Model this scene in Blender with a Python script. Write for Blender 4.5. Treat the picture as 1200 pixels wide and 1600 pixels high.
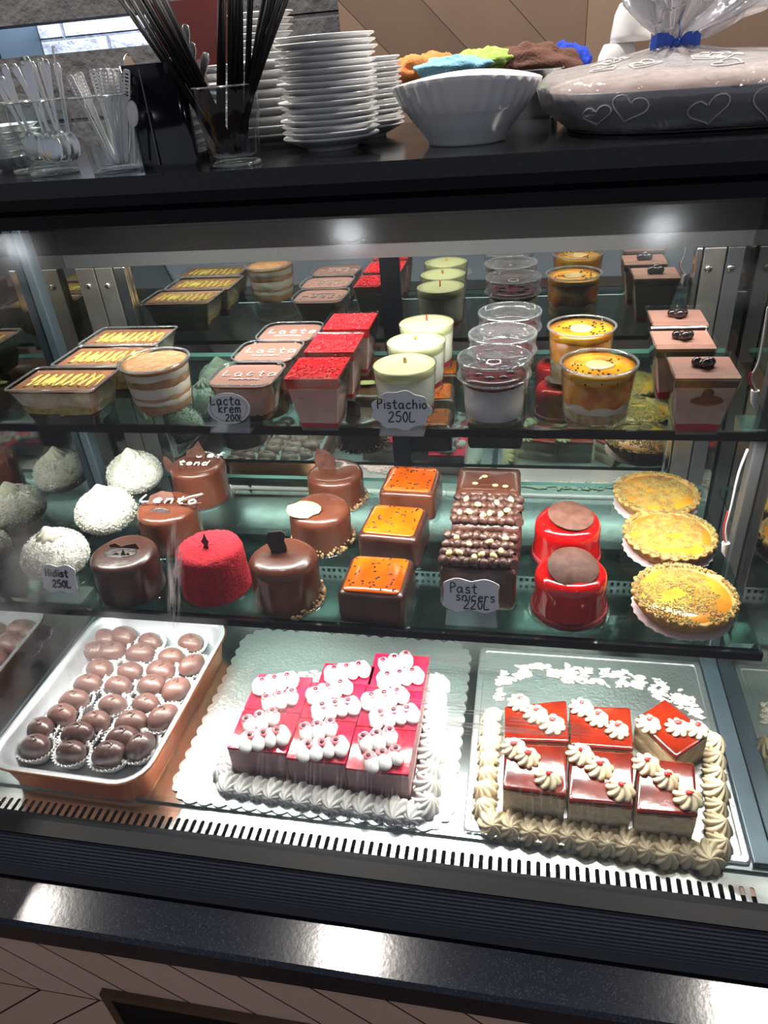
import bpy, math, random
from mathutils import Vector, Matrix, noise
R=math.radians; PI=math.pi; random.seed(7)
S=bpy.context.scene
for o in list(bpy.data.objects): bpy.data.objects.remove(o)
COL=S.collection
# ------------------------------------------------------------------ camera
FOC=1126.055
AX=((0.98173,0.03328,-0.18737),(0.17543,-0.54092,0.82257),(-0.07397,-0.84041,-0.53687))   # rows: world axes in camera axes (right, down, forward)
EYE=(0.0,0.0,1.62)
cd=bpy.data.cameras.new('camera'); cam=bpy.data.objects.new('camera',cd); COL.objects.link(cam)
cd.sensor_fit='VERTICAL'; cd.sensor_height=36; cd.lens=FOC/1600*36; cd.clip_start=.02
_rt=Vector([a[0] for a in AX]).normalized(); _bk=-Vector([a[2] for a in AX]).normalized()
_up=_bk.cross(_rt).normalized()
cam.matrix_world=Matrix(((_rt.x,_up.x,_bk.x,EYE[0]),(_rt.y,_up.y,_bk.y,EYE[1]),(_rt.z,_up.z,_bk.z,EYE[2]),(0,0,0,1)))
S.camera=cam
def _ray(px,py):
    d=(px-600,py-800,FOC); return [sum(a[i]*d[i] for i in range(3)) for a in AX]
def onz(px,py,z):
    d=_ray(px,py); t=(z-EYE[2])/d[2]; return (EYE[0]+t*d[0],EYE[1]+t*d[1],z)
def ony(px,py,y):
    d=_ray(px,py); t=(y-EYE[1])/d[1]; return (EYE[0]+t*d[0],y,EYE[2]+t*d[2])
# ------------------------------------------------------------------ exposure, world, lights
S.view_settings.view_transform='Standard'; S.view_settings.look='None'; S.view_settings.gamma=1
S.view_settings.exposure=0.14
S.view_settings.use_curve_mapping=False
try:
    S.cycles.transparent_max_bounces=40; S.cycles.max_bounces=14; S.cycles.glossy_bounces=8; S.cycles.transmission_bounces=8
    S.cycles.caustics_reflective=False; S.cycles.caustics_refractive=False
    S.cycles.sample_clamp_indirect=4
except Exception: pass
w=bpy.data.worlds.new('dim_room'); S.world=w; w.use_nodes=True
w.node_tree.nodes['Background'].inputs[0].default_value=(.66,.70,.82,1); w.node_tree.nodes['Background'].inputs[1].default_value=.36
def area(name,loc,rot,sx,sy,e,col=(1,1,1),shape='RECTANGLE',spread=180):
    l=bpy.data.lights.new(name,'AREA'); l.shape=shape; l.size=sx; l.size_y=sy; l.energy=e; l.color=col; l.spread=R(spread)
    o=bpy.data.objects.new(name,l); COL.objects.link(o); o.location=loc; o.rotation_euler=rot; return o
XL,XR=-.675,.270           # side walls of the case
YB=.998                    # back wall of the case
ZD,Z2,Z1=.875,1.05,1.26    # deck, lower shelf top, upper shelf top
ZC,YC=1.526,.80            # countertop
XM,LW=(XL+XR)/2,XR-XL-.05
LED=(1.0,.97,.91)
area('led_header',(XM,.835,1.478),(R(14),0,0),LW,.022,4.4,LED,spread=150)
area('led_upper_shelf',(XM,.740,1.2485),(R(10),0,0),LW,.012,3.5,LED,spread=135)
area('led_lower_shelf',(XM,.634,1.0385),(R(4),0,0),LW,.012,3.4,LED,spread=138)
LAMPS=[(-1.90,1.27),(-.555,1.27),(.79,1.28),(-1.87,-.33),(-.60,-.33),(.40,-.36)]
for i,(x,y) in enumerate(LAMPS):
    area('downlight',(x,y,2.775),(0,0,0),.09,.09,30 if y>0 else .6,(1,.93,.85) if y>0 else (.92,.95,1),'DISK')
# ------------------------------------------------------------------ materials
def nt(name):
    m=bpy.data.materials.new(name); m.use_nodes=True; t=m.node_tree; return m,t,t.nodes,t.links
def c4(c): return (c[0],c[1],c[2],1)
def tc(N,L,scale=None):
    a=N.new('ShaderNodeTexCoord'); return a.outputs['Object']
def noise_n(N,L,vec,scale,detail=3,rough=.5):
    n=N.new('ShaderNodeTexNoise'); n.inputs['Scale'].default_value=scale; n.inputs['Detail'].default_value=detail; n.inputs['Roughness'].default_value=rough
    L.new(vec,n.inputs['Vector']); return n.outputs['Fac']
def ramp(N,L,fac,stops):
    r=N.new('ShaderNodeValToRGB'); e=r.color_ramp.elements
    while len(e)<len(stops): e.new(.5)
    for k,(p,c) in enumerate(stops): e[k].position=p; e[k].color=c4(c)
    L.new(fac,r.inputs[0]); return r.outputs[0]
def mat(name,col,rough=.5,metal=0,col2=None,ns=60,lo=.4,hi=.6,bump=0,bs=None,coat=0,sss=0,spec=.5,emit=0,bd=.002,vor=False,det=3):
    m,t,N,L=nt(name); b=N['Principled BSDF']
    b.inputs['Base Color'].default_value=c4(col); b.inputs['Roughness'].default_value=rough; b.inputs['Metallic'].default_value=metal
    b.inputs['Specular IOR Level'].default_value=spec
    if coat: b.inputs['Coat Weight'].default_value=coat; b.inputs['Coat Roughness'].default_value=.06
    if sss: b.inputs['Subsurface Weight'].default_value=sss; b.inputs['Subsurface Scale'].default_value=.006; b.inputs['Subsurface Radius'].default_value=(1,.7,.5)
    if emit: b.inputs['Emission Color'].default_value=c4(col); b.inputs['Emission Strength'].default_value=emit
    v=None
    if col2 or bump: v=tc(N,L)
    if col2: L.new(ramp(N,L,noise_n(N,L,v,ns,det),[(lo,col),(hi,col2)]),b.inputs['Base Color'])
    if bump:
        if vor:
            n=N.new('ShaderNodeTexVoronoi'); n.inputs['Scale'].default_value=bs or ns; L.new(v,n.inputs['Vector']); h=n.outputs['Distance']
        else: h=noise_n(N,L,v,bs or ns,4)
        bp=N.new('ShaderNodeBump'); bp.inputs['Strength'].default_value=bump; bp.inputs['Distance'].default_value=bd
        L.new(h,bp.inputs['Height']); L.new(bp.outputs[0],b.inputs['Normal'])
    return m
def clear(name,tint=(.96,.97,.97),base=.03,rough=.04,ior=1.45,bump=0,bs=60,haze=0,hcol=(.9,.9,.9)):
    m,t,N,L=nt(name); out=N['Material Output']; N.remove(N['Principled BSDF'])
    tr=N.new('ShaderNodeBsdfTransparent'); tr.inputs[0].default_value=c4(tint)
    gl=N.new('ShaderNodeBsdfGlossy'); gl.inputs['Roughness'].default_value=rough
    fr=N.new('ShaderNodeLayerWeight'); pw=N.new('ShaderNodeMath'); pw.operation='POWER'; pw.inputs[1].default_value=5; L.new(fr.outputs['Facing'],pw.inputs[0])
    ad=N.new('ShaderNodeMath'); ad.operation='MULTIPLY_ADD'; ad.use_clamp=True; ad.inputs[1].default_value=.85; ad.inputs[2].default_value=base; L.new(pw.outputs[0],ad.inputs[0])
    mx=N.new('ShaderNodeMixShader'); L.new(ad.outputs[0],mx.inputs[0]); L.new(tr.outputs[0],mx.inputs[1]); L.new(gl.outputs[0],mx.inputs[2])
    if bump:
        v=tc(N,L); h=noise_n(N,L,v,bs,3); bp=N.new('ShaderNodeBump'); bp.inputs['Strength'].default_value=bump; bp.inputs['Distance'].default_value=.004
        L.new(h,bp.inputs['Height']); L.new(bp.outputs[0],gl.inputs['Normal']); L.new(bp.outputs[0],fr.inputs['Normal'])
    last=mx.outputs[0]
    if haze:
        df=N.new('ShaderNodeBsdfDiffuse'); df.inputs[0].default_value=c4(hcol)
        m2=N.new('ShaderNodeMixShader'); m2.inputs[0].default_value=haze; L.new(last,m2.inputs[1]); L.new(df.outputs[0],m2.inputs[2]); last=m2.outputs[0]
    L.new(last,out.inputs[0]); return m
def mirror(name,refl,rough,tint,see=(0,0,0),fac=.5,bump=0):
    """coated dark glass: part mirror, the rest lets a little light through"""
    m,t,N,L=nt(name); out=N['Material Output']; N.remove(N['Principled BSDF'])
    gl=N.new('ShaderNodeBsdfGlossy'); gl.inputs[0].default_value=c4(tint); gl.inputs['Roughness'].default_value=rough
    if sum(see)>0: d=N.new('ShaderNodeBsdfTransparent'); d.inputs[0].default_value=c4(see)
    else: d=N.new('ShaderNodeBsdfDiffuse'); d.inputs[0].default_value=(.012,.013,.014,1)
    mx=N.new('ShaderNodeMixShader'); mx.inputs[0].default_value=refl; L.new(d.outputs[0],mx.inputs[1]); L.new(gl.outputs[0],mx.inputs[2])
    L.new(mx.outputs[0],out.inputs[0]); return m
M={}
M['granite']=mat('black_granite',(.006,.0065,.008),.12,0,(.022,.024,.028),420,.5,.8,spec=.45)
M['ledge']=mat('worn_black_granite',(.010,.012,.019),.135,0,(.040,.045,.058),520,.55,.8,bump=.025,bs=200,spec=.3)
M['black']=mat('black_metal',(.006,.007,.009),.45,spec=.12)
M['blackg']=mat('gloss_black',(.008,.009,.012),.12,coat=.4)
M['reflection_cover']=mat('dark_reflection_cover',(.010,.011,.012),.45,spec=.2)  # near black, for the added panel that keeps the mirror top dark
M['header']=mat('black_header',(.006,.007,.010),.25,spec=.15)
M['bumper']=mat('ribbed_dark_plastic',(.02,.024,.036),.32)
M['steel']=mat('deck_steel',(.60,.64,.65),.20,1,(.48,.52,.53),25,bump=.12,bs=12)
M['steel2']=mat('bright_steel',(.72,.73,.72),.18,1)
M['alu']=mat('brushed_aluminium',(.42,.40,.38),.42,.9,(.34,.33,.31),30)
M['grey']=mat('grey_anodised',(.16,.17,.18),.4,.6)
M['bluegrey']=mat('blue_grey_profile',(.10,.14,.17),.4,.5)
M['foil']=mat('embossed_silver_foil',(.84,.87,.88),.36,1,bump=.5,bs=240,bd=.0015)
M['copper']=mat('copper_foil',(.97,.40,.20),.32,1,bump=.15,bs=60)
M['tin']=mat('white_aluminium_inside',(.52,.53,.56),.42,.7,bump=.2,bs=90)
M['mirror']=mirror('tinted_back_mirror',.56,.015,(.90,.93,.88))
M['sidemirror']=mirror('side_glass',.40,.03,(.9,.92,.9),(.34,.36,.36))
M['clear']=clear('clear_plastic',(.98,.985,.985),.018,.05)
M['clearlid']=clear('clear_lid',(.93,.95,.97),.09,.08,haze=.05)
M['rim']=clear('plastic_rim',(.80,.84,.86),.22,.10,haze=.10)
M['glass']=clear('drinking_glass',(.95,.975,.98),.035,.05,1.5,bump=.3,bs=40)
M['shelfglass']=clear('shelf_glass',(.70,.84,.81),.03,.02,1.5)
M['glassedge']=mat('green_glass_edge',(.28,.50,.46),.15)
M['film']=clear('cellophane_film',(.93,.93,.95),.10,.09,1.5,bump=1.0,bs=38,haze=.17)
M['china']=mat('white_china',(.86,.86,.86),.14,coat=.3)
M['cup']=mat('white_cup',(.8,.8,.8),.2)
M['chrome']=mat('cutlery_steel',(.82,.82,.82),.30,1)
M['whitep']=mat('white_plastic',(.93,.93,.93),.5,spec=.3)
M['straw']=mat('black_straw',(.008,.008,.009),.5,spec=.12)
M['redbox']=mat('dark_red_board',(.11,.018,.016),.5)
M['card']=mat('white_card',(.86,.84,.90),.5)
M['ink']=mat('black_ink',(.015,.012,.03),.5)
M['inkblur']=mat('smudged_ink',(.03,.025,.06),.6)
M['dark']=mat('dark_chocolate',(.045,.014,.009),.30,0,(.062,.022,.014),30,bump=.35,bs=70,coat=.25)
M['milk']=mat('milk_chocolate_glaze',(.095,.026,.013),.27,0,(.125,.038,.020),26,bump=.3,bs=60,coat=.3)
M['shard']=mat('chocolate_shard',(.080,.030,.020),.6,0,(.115,.050,.036),70,bump=.4,bs=90,spec=.25)
M['shardd']=mat('dark_shard',(.03,.018,.015),.4,bump=.6,bs=160)
M['icing']=mat('white_icing',(.85,.83,.80),.4)
M['gold']=mat('golden_biscuit',(.58,.40,.14),.5,0,(.72,.56,.26),200,bump=.6,bs=240)
M['crumb']=mat('chopped_nut_crumb',(.50,.33,.15),.7,0,(.24,.13,.06),260,.45,.55,bump=1,bs=260)
M['coco']=mat('shredded_coconut',(.80,.77,.66),.75,0,(.90,.88,.80),90,bump=.9,bs=330,bd=.003,sss=.15)
M['cocotop']=mat('cream_peak',(.86,.81,.64),.6,bump=.5,bs=200,sss=.1)
M['velvet']=mat('red_velvet_crumb',(.34,.004,.012),.9,0,(.50,.010,.026),200,bump=1,bs=300,bd=.003)
M['redgl']=mat('red_mirror_glaze',(.56,.004,.004),.10,coat=.8,sss=.1)
M['redbase']=mat('dark_red_crumb',(.25,.008,.012),.6,bump=1,bs=220)
M['orange']=mat('orange_glaze',(.74,.12,.003),.12,0,(.56,.07,.002),22,bump=.3,bs=50,coat=.9)
M['seed']=mat('dark_seed',(.02,.01,.006),.2)
M['nut']=mat('peanut',(.74,.50,.20),.35,0,(.82,.62,.32),80,coat=.2)
M['snick']=mat('rough_chocolate',(.040,.014,.010),.30,0,(.10,.042,.030),45,bump=.8,bs=90,bd=.004,coat=.25)
M['snickp']=mat('piped_chocolate',(.070,.028,.020),.4,bump=.3,bs=80)
M['crust']=mat('golden_tart_crust',(.60,.31,.085),.6,0,(.72,.43,.15),60,bump=.6,bs=180)
M['custard']=mat('yellow_custard',(.80,.40,.035),.28,0,(.66,.25,.02),24,bump=.3,bs=60,coat=.3)
M['pist']=mat('pistachio_crumb',(.50,.41,.14),.8,0,(.36,.22,.075),110,.42,.6,bump=1,bs=420,bd=.003)
M['doily']=mat('pale_paper_doily',(.80,.66,.66),.7)
M['paper']=mat('white_paper_cup',(.80,.78,.78),.6)
M['bonbon']=mat('bonbon_chocolate',(.115,.052,.042),.42,0,(.155,.075,.062),40,bump=.55,bs=90,coat=.1)
M['bonbond']=mat('glossy_bonbon_chocolate',(.065,.030,.028),.30,0,(.10,.048,.042),40,bump=.45,bs=80,coat=.2)
M['mauve']=mat('mauve_mousse',(.46,.27,.28),.5,0,(.54,.34,.34),30,bump=.2,bs=80)
M['jelly']=mat('cherry_jelly',(.50,.012,.045),.12,0,(.36,.008,.028),35,coat=.8,bump=.2,bs=50)
M['cream']=mat('whipped_cream',(.84,.82,.80),.5,bump=.15,bs=60,sss=.12)
M['cream2']=mat('ivory_cream',(.80,.66,.44),.5,bump=.15,bs=60,sss=.12)
M['smear']=mat('cream_residue',(.80,.74,.62),.6,bump=.8,bs=120)
M['fruit']=mat('dark_cherry_dot',(.06,.008,.012),.25)
M['pinkdot']=mat('pink_syrup',(.80,.16,.20),.25)
M['reddot']=mat('red_syrup_drop',(.80,.04,.04),.2)
M['caramel']=mat('caramel_glaze',(.17,.012,.003),.10,0,(.10,.008,.003),30,coat=.9,bump=.15,bs=40)
M['swirl']=mat('brown_swirl',(.20,.075,.03),.4)
M['caramel2']=mat('caramel_glaze_edge',(.55,.16,.03),.2)
M['sponge']=mat('pale_sponge',(.66,.52,.33),.7,0,(.74,.62,.44),120,bump=.6,bs=160)
M['pc']=mat('pale_cream_layer',(.86,.80,.64),.5,0,(.72,.62,.40),60)
M['oreo']=mat('dark_cocoa_crumb',(.035,.014,.010),.6,bump=1,bs=250)
M['yolk']=mat('yellow_crumb_layer',(.46,.34,.09),.7,0,(.60,.48,.18),150,bump=.7,bs=200)
M['choctop']=mat('thin_chocolate_top',(.27,.11,.055),.3,0,(.36,.17,.09),50)
M['yline']=mat('pistachio_drizzle',(.80,.66,.16),.4)
M['cocoa']=mat('cocoa_dusting',(.42,.19,.075),.7,0,(.52,.29,.14),120,bump=.6,bs=260)
M['coffee']=mat('coffee_soaked_layer',(.40,.20,.09),.6,0,(.55,.32,.17),60)
M['vanilla']=mat('vanilla_cream',(.80,.72,.60),.45)
M['lacta']=mat('pink_brown_mousse',(.34,.17,.13),.45)
M['lactab']=mat('milk_pudding',(.52,.36,.29),.45,0,(.58,.42,.35),40)
M['pudred']=mat('strawberry_jelly',(.75,.012,.02),.16,coat=.6,bump=.7,bs=150,bd=.003)
M['pinkcream']=mat('pinkish_cream',(.62,.45,.42),.45,0,(.68,.52,.48),30)
M['pisttop']=mat('pistachio_cream_top',(.56,.58,.28),.4,0,(.62,.62,.33),50)
M['pistcr']=mat('white_green_cream',(.72,.72,.60),.45)
M['jamred']=mat('red_jam_layer',(.42,.02,.03),.3)
M['blueb']=mat('dark_berry_jam',(.10,.012,.016),.2,coat=.5)
M['greycr']=mat('white_pudding',(.64,.60,.60),.45)
M['passion']=mat('passionfruit_jelly',(.72,.20,.006),.15,0,(.80,.42,.02),35,coat=.6)
M['passion2']=mat('peach_layer',(.62,.16,.02),.3,0,(.76,.36,.08),60)
M['biscuit']=mat('crushed_biscuit',(.45,.30,.13),.8,0,(.60,.44,.24),150,bump=.8,bs=200)
M['mocha']=mat('mocha_cream',(.50,.34,.30),.35,0,(.56,.41,.36),40)
M['berry']=mat('dark_berry',(.02,.010,.012),.15,coat=.5)
M['board']=clear('clear_cake_disc',(.80,.84,.86),.10,.08)
M['stone']=None
M['cl_orange']=mat('orange_cloth',(.78,.25,.07),.9,bump=.8,bs=300)
M['cl_blue']=mat('pale_blue_cloth',(.22,.50,.66),.9,bump=.8,bs=300)
M['cl_green']=mat('lime_cloth',(.36,.55,.12),.9,bump=.8,bs=300)
M['cl_brown']=mat('brown_cloth',(.12,.050,.032),.9,bump=.8,bs=300)
M['cl_royal']=mat('royal_blue_cloth',(.012,.05,.50),.9,bump=.8,bs=300)
M['ribbon']=mat('blue_satin_ribbon',(.03,.10,.55),.28)
M['tray']=mat('grey_baking_tin',(.22,.22,.22),.38,.8,(.17,.17,.17),30)
M['pastry']=mat('pale_brown_pastry',(.48,.32,.25),.7,0,(.62,.46,.38),40,bump=.7,bs=60)
M['wire']=mat('white_wire',(.75,.72,.70),.4)
M['wirer']=mat('red_wire',(.6,.03,.06),.4)
M['led']=mat('led_diffuser',(1,.97,.92),.4,emit=6)
M['lamp']=mat('lamp_disc',(1,.96,.9),.4,emit=30)
M['lampdim']=mat('dim_lamp_disc',(.92,.95,1),.4,emit=6)
M['offwhite']=mat('ceiling_paint',(.035,.035,.04),.8)
M['floor']=mat('brown_floor',(.10,.06,.035),.35,0,(.15,.09,.055),3)
M['tan']=mat('tan_wood',(.52,.30,.13),.5,0,(.62,.38,.19),8)
def brick_mat(name,c1,c2,mort,bw,bh,rot=True,bump=.6):
    m,t,N,L=nt(name); b=N['Principled BSDF']; b.inputs['Roughness'].default_value=.85
    v=tc(N,L); sp=N.new('ShaderNodeSeparateXYZ'); L.new(v,sp.inputs[0]); cb=N.new('ShaderNodeCombineXYZ'); L.new(sp.outputs[0],cb.inputs[0]); L.new(sp.outputs[2],cb.inputs[1])
    br=N.new('ShaderNodeTexBrick'); L.new(cb.outputs[0],br.inputs['Vector']); br.inputs['Scale'].default_value=1
    br.inputs['Brick Width'].default_value=bw; br.inputs['Row Height'].default_value=bh; br.inputs['Mortar Size'].default_value=.006; br.inputs['Mortar Smooth'].default_value=.6
    br.inputs['Color1'].default_value=c4(c1); br.inputs['Color2'].default_value=c4(c2); br.inputs['Mortar'].default_value=c4(mort)
    n=noise_n(N,L,v,28,5); mx=N.new('ShaderNodeMix'); mx.data_type='RGBA'; mx.blend_type='MULTIPLY'; mx.inputs[0].default_value=.6
    L.new(br.outputs['Color'],mx.inputs[6]); L.new(ramp(N,L,n,[(.3,(.6,.6,.6)),(.7,(1.2,1.2,1.2))]),mx.inputs[7]); L.new(mx.outputs[2],b.inputs['Base Color'])
    bp=N.new('ShaderNodeBump'); bp.inputs['Strength'].default_value=bump; bp.inputs['Distance'].default_value=.02
    sm=N.new('ShaderNodeMath'); sm.operation='SUBTRACT'; L.new(n,sm.inputs[0]); L.new(br.outputs['Fac'],sm.inputs[1]); L.new(sm.outputs[0],bp.inputs['Height']); L.new(bp.outputs[0],b.inputs['Normal'])
    return m
def chevron_mat(name,cols,pitch,seam,vertical,gap=.02,rough=.45,sgn=1):
    """boards at 45 degrees mirrored about a seam; world metres in object x,z"""
    m,t,N,L=nt(name); b=N['Principled BSDF']; b.inputs['Roughness'].default_value=rough
    v=tc(N,L); sp=N.new('ShaderNodeSeparateXYZ'); L.new(v,sp.inputs[0])
    def mth(op,a,bb=None):
        q=N.new('ShaderNodeMath'); q.operation=op
        for i,x in enumerate((a,bb)):
            if x is None: continue
            if isinstance(x,(int,float)): q.inputs[i].default_value=x
            else: L.new(x,q.inputs[i])
        return q.outputs[0]
    X,Z=sp.outputs[0],sp.outputs[2]
    if vertical: a=mth('ABSOLUTE',mth('SUBTRACT',X,seam)); tt=mth('SUBTRACT',Z,a); side=mth('GREATER_THAN',X,seam)
    else: a=mth('ABSOLUTE',mth('SUBTRACT',Z,seam)); tt=mth('ADD',X,a); side=mth('GREATER_THAN',Z,seam)
    q=mth('DIVIDE',tt,pitch); fr=mth('FRACT',q); fl=mth('FLOOR',q)
    wn=N.new('ShaderNodeTexWhiteNoise'); wn.noise_dimensions='2D'; cb=N.new('ShaderNodeCombineXYZ'); L.new(fl,cb.inputs[0]); L.new(side,cb.inputs[1]); L.new(cb.outputs[0],wn.inputs['Vector'])
    grain=noise_n(N,L,v,9,6,.6)
    mixv=mth('ADD',mth('MULTIPLY',wn.outputs['Value'],.75),mth('MULTIPLY',grain,.25))
    base=ramp(N,L,mixv,[(k/(len(cols)-1) if len(cols)>1 else 0,c) for k,c in enumerate(cols)])
    line=mth('LESS_THAN',fr,gap); seamline=mth('LESS_THAN',a,pitch*gap*.35)
    ln=mth('MAXIMUM',line,seamline)
    mx=N.new('ShaderNodeMix'); mx.data_type='RGBA'; L.new(ln,mx.inputs[0]); L.new(base,mx.inputs[6]); mx.inputs[7].default_value=(.012,.009,.007,1)
    L.new(mx.outputs[2],b.inputs['Base Color']); return m
M['stone']=brick_mat('grey_stone_block',(.055,.055,.060),(.085,.085,.09),(.025,.025,.028),.62,.17)
M['whitebrick']=brick_mat('white_painted_brick',(.70,.74,.85),(.80,.83,.92),(.30,.33,.40),.26,.052)
M['woodwall']=chevron_mat('upper_wood_boards',[(.10,.066,.048),(.19,.125,.088),(.27,.19,.135)],.17,.10,True,.012)
M['woodbase']=chevron_mat('lower_wood_boards',[(.62,.41,.31),(.68,.46,.36),(.74,.51,.41)],.084,.64,False,.045)
# ------------------------------------------------------------------ mesh builder
class B:
    def __init__(s): s.v=[]; s.f=[]; s.mi=[]; s.sm=[]
    def add(s,vs,fs,mi=0,sm=True):
        o=len(s.v); s.v+= [tuple(p) for p in vs]
        for f in fs: s.f.append([i+o for i in f]); s.mi.append(mi); s.sm.append(sm)
    def box(s,x0,x1,y0,y1,z0,z1,mi=0):
        v=[(x0,y0,z0),(x1,y0,z0),(x1,y1,z0),(x0,y1,z0),(x0,y0,z1),(x1,y0,z1),(x1,y1,z1),(x0,y1,z1)]
        s.add(v,[(0,3,2,1),(4,5,6,7),(0,1,5,4),(1,2,6,5),(2,3,7,6),(3,0,4,7)],mi,False)
    def prism(s,pts,z0,z1,mi=0,sm=False):
        n=len(pts); v=[(p[0],p[1],z0) for p in pts]+[(p[0],p[1],z1) for p in pts]
        s.add(v,[tuple(range(n-1,-1,-1)),tuple(range(n,2*n))],mi,False)
        s.add(v,[(i,(i+1)%n,n+(i+1)%n,n+i) for i in range(n)],mi,sm)
    def exx(s,prof,x0,x1,mi=0,sm=False):
        """closed (y,z) profile extruded along x"""
        n=len(prof); v=[(x0,p[0],p[1]) for p in prof]+[(x1,p[0],p[1]) for p in prof]
        s.add(v,[tuple(range(n)),tuple(range(2*n-1,n-1,-1))],mi,False)
        s.add(v,[((i+1)%n,i,n+i,n+(i+1)%n) for i in range(n)],mi,sm)
    def loft(s,loops,mi=0,cap0=True,cap1=True,sm=True,close=False):
        n=len(loops[0]); v=[p for l in loops for p in l]; m=len(loops); fs=[]
        for k in range(m if close else m-1):
            a=k*n; c=((k+1)%m)*n
            for i in range(n): fs.append((a+i,a+(i+1)%n,c+(i+1)%n,c+i))
        s.add(v,fs,mi,sm)
        if cap0 and not close: s.add(loops[0],[tuple(range(n-1,-1,-1))],mi,False)
        if cap1 and not close: s.add(loops[-1],[tuple(range(n))],mi,False)
    def lathe(s,prof,seg=32,c=(0,0,0),mi=0,lob=0,amp=0,ampf=None,tw=0,close=False,cap0=True,cap1=True,jit=0,js=40,sx=1,sy=1):
        loops=[]
        for k,(r,z) in enumerate(prof):
            l=[]
            a_=amp if ampf is None else ampf(k)
            for i in range(seg):
                t=2*PI*i/seg+tw*k; rr=r*(1+a_*math.cos(lob*2*PI*i/seg)) if lob else r
                p=Vector((c[0]+rr*math.cos(t)*sx,c[1]+rr*math.sin(t)*sy,c[2]+z))
                if jit: 
                    q=noise.noise(p*js); d=Vector((math.cos(t),math.sin(t),.6 if k>len(prof)/2 else 0)); p+=d*q*jit*min(1,r/.01)
                l.append(p)
            loops.append(l)
        s.loft(loops,mi,cap0,cap1,True,close)
    def ell(s,c,r,mi=0,seg=16,rings=10,rot=None,jit=0,js=60,fn=None):
        vs=[];fs=[]
        for k in range(rings+1):
            ph=PI*k/rings
            for i in range(seg):
                t=2*PI*i/seg; d=Vector((math.sin(ph)*math.cos(t),math.sin(ph)*math.sin(t),math.cos(ph)))
                p=Vector((d.x*r[0],d.y*r[1],d.z*r[2]))
                if fn: p=fn(p,d)
                if jit: p*=1+jit*noise.noise((p+Vector(c))*js)
                if rot is not None: p=rot@p
                vs.append(p+Vector(c))
        for k in range(rings):
            for i in range(seg): fs.append((k*seg+i,(k+1)*seg+i,(k+1)*seg+(i+1)%seg,k*seg+(i+1)%seg))
        s.add(vs,fs,mi,True)
    def tube(s,pts,r,seg=6,mi=0,cap=True,flat=1):
        pts=[Vector(p) for p in pts]; loops=[]; n=len(pts); prev=None
        for i in range(n):
            d=(pts[min(i+1,n-1)]-pts[max(i-1,0)]).normalized()
            if prev is None:
                up=Vector((0,0,1)) if abs(d.z)<.9 else Vector((0,1,0)); a=d.cross(up).normalized()
            else: a=(prev-d*prev.dot(d)).normalized()
            prev=a; b=d.cross(a); rr=r[i] if isinstance(r,(list,tuple)) else r
            loops.append([pts[i]+(a*math.cos(2*PI*k/seg)+b*math.sin(2*PI*k/seg)*flat)*rr for k in range(seg)])
        s.loft(loops,mi,cap,cap)
    def build(s,name,mats,parent=None,loc=None,rz=0,bevel=0):
        me=bpy.data.meshes.new(name); me.from_pydata(s.v,[],s.f); me.validate()
        if not isinstance(mats,(list,tuple)): mats=[mats]
        for m in mats: me.materials.append(M[m] if isinstance(m,str) else m)
        for p,mi,sm in zip(me.polygons,s.mi,s.sm): p.material_index=mi; p.use_smooth=sm
        o=bpy.data.objects.new(name,me); COL.objects.link(o)
        if parent: o.parent=parent
        if loc: o.location=loc
        if rz: o.rotation_euler.z=rz
        if bevel:
            b=o.modifiers.new('bevel','BEVEL'); b.width=bevel; b.segments=2; b.limit_method='ANGLE'
        return o
def rr(w,d,r,z=0,c=(0,0),n=4,rot=0):
    """rounded rectangle loop"""
    pts=[]; r=min(r,w/2-1e-5,d/2-1e-5)
    for (sx,sy,a0) in ((1,1,0),(-1,1,PI/2),(-1,-1,PI),(1,-1,1.5*PI)):
        for k in range(n+1):
            a=a0+PI/2*k/n; x=sx*(w/2-r)+r*math.cos(a); y=sy*(d/2-r)+r*math.sin(a)
            pts.append(Vector((c[0]+x*math.cos(rot)-y*math.sin(rot),c[1]+x*math.sin(rot)+y*math.cos(rot),z)))
    return pts
def tag(o,label,cat,group=None,kind=None):
    if label: o['label']=label
    if cat: o['category']=cat
    if group: o['group']=group
    if kind: o['kind']=kind
    return o
def thing(name,loc,label,cat,group=None,rz=0):
    o=bpy.data.objects.new(name,None); COL.objects.link(o); o.location=loc; o.rotation_euler.z=rz; o.empty_display_size=.02
    return tag(o,label,cat,group)
def dup(root,loc,label,rz=None,sc=None,group=None,skip=()):
    r=root.copy(); COL.objects.link(r); r.location=loc; r['label']=label
    if group: r['group']=group
    if rz is not None: r.rotation_euler.z=rz
    if sc is not None: r.scale=(sc,sc,sc) if isinstance(sc,(int,float)) else sc
    def rec(a,b):
        for ch in [x for x in a.children if x.name.split('.')[0] not in skip]:
            c=ch.copy(); COL.objects.link(c); c.parent=b; rec(ch,c)
    rec(root,r); return r
def struct(b,name,m,**k):
    o=b.build(name,m,**k); o['kind']='structure'; return o
ORD=['topmost','second from the top','third from the top','fourth from the top','fifth from the top','sixth from the top','seventh from the top','eighth from the top','ninth from the top','tenth from the top','eleventh from the top','twelfth from the top','thirteenth from the top','fourteenth from the top','fifteenth from the top','sixteenth from the top','seventeenth from the top','eighteenth from the top']
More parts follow.
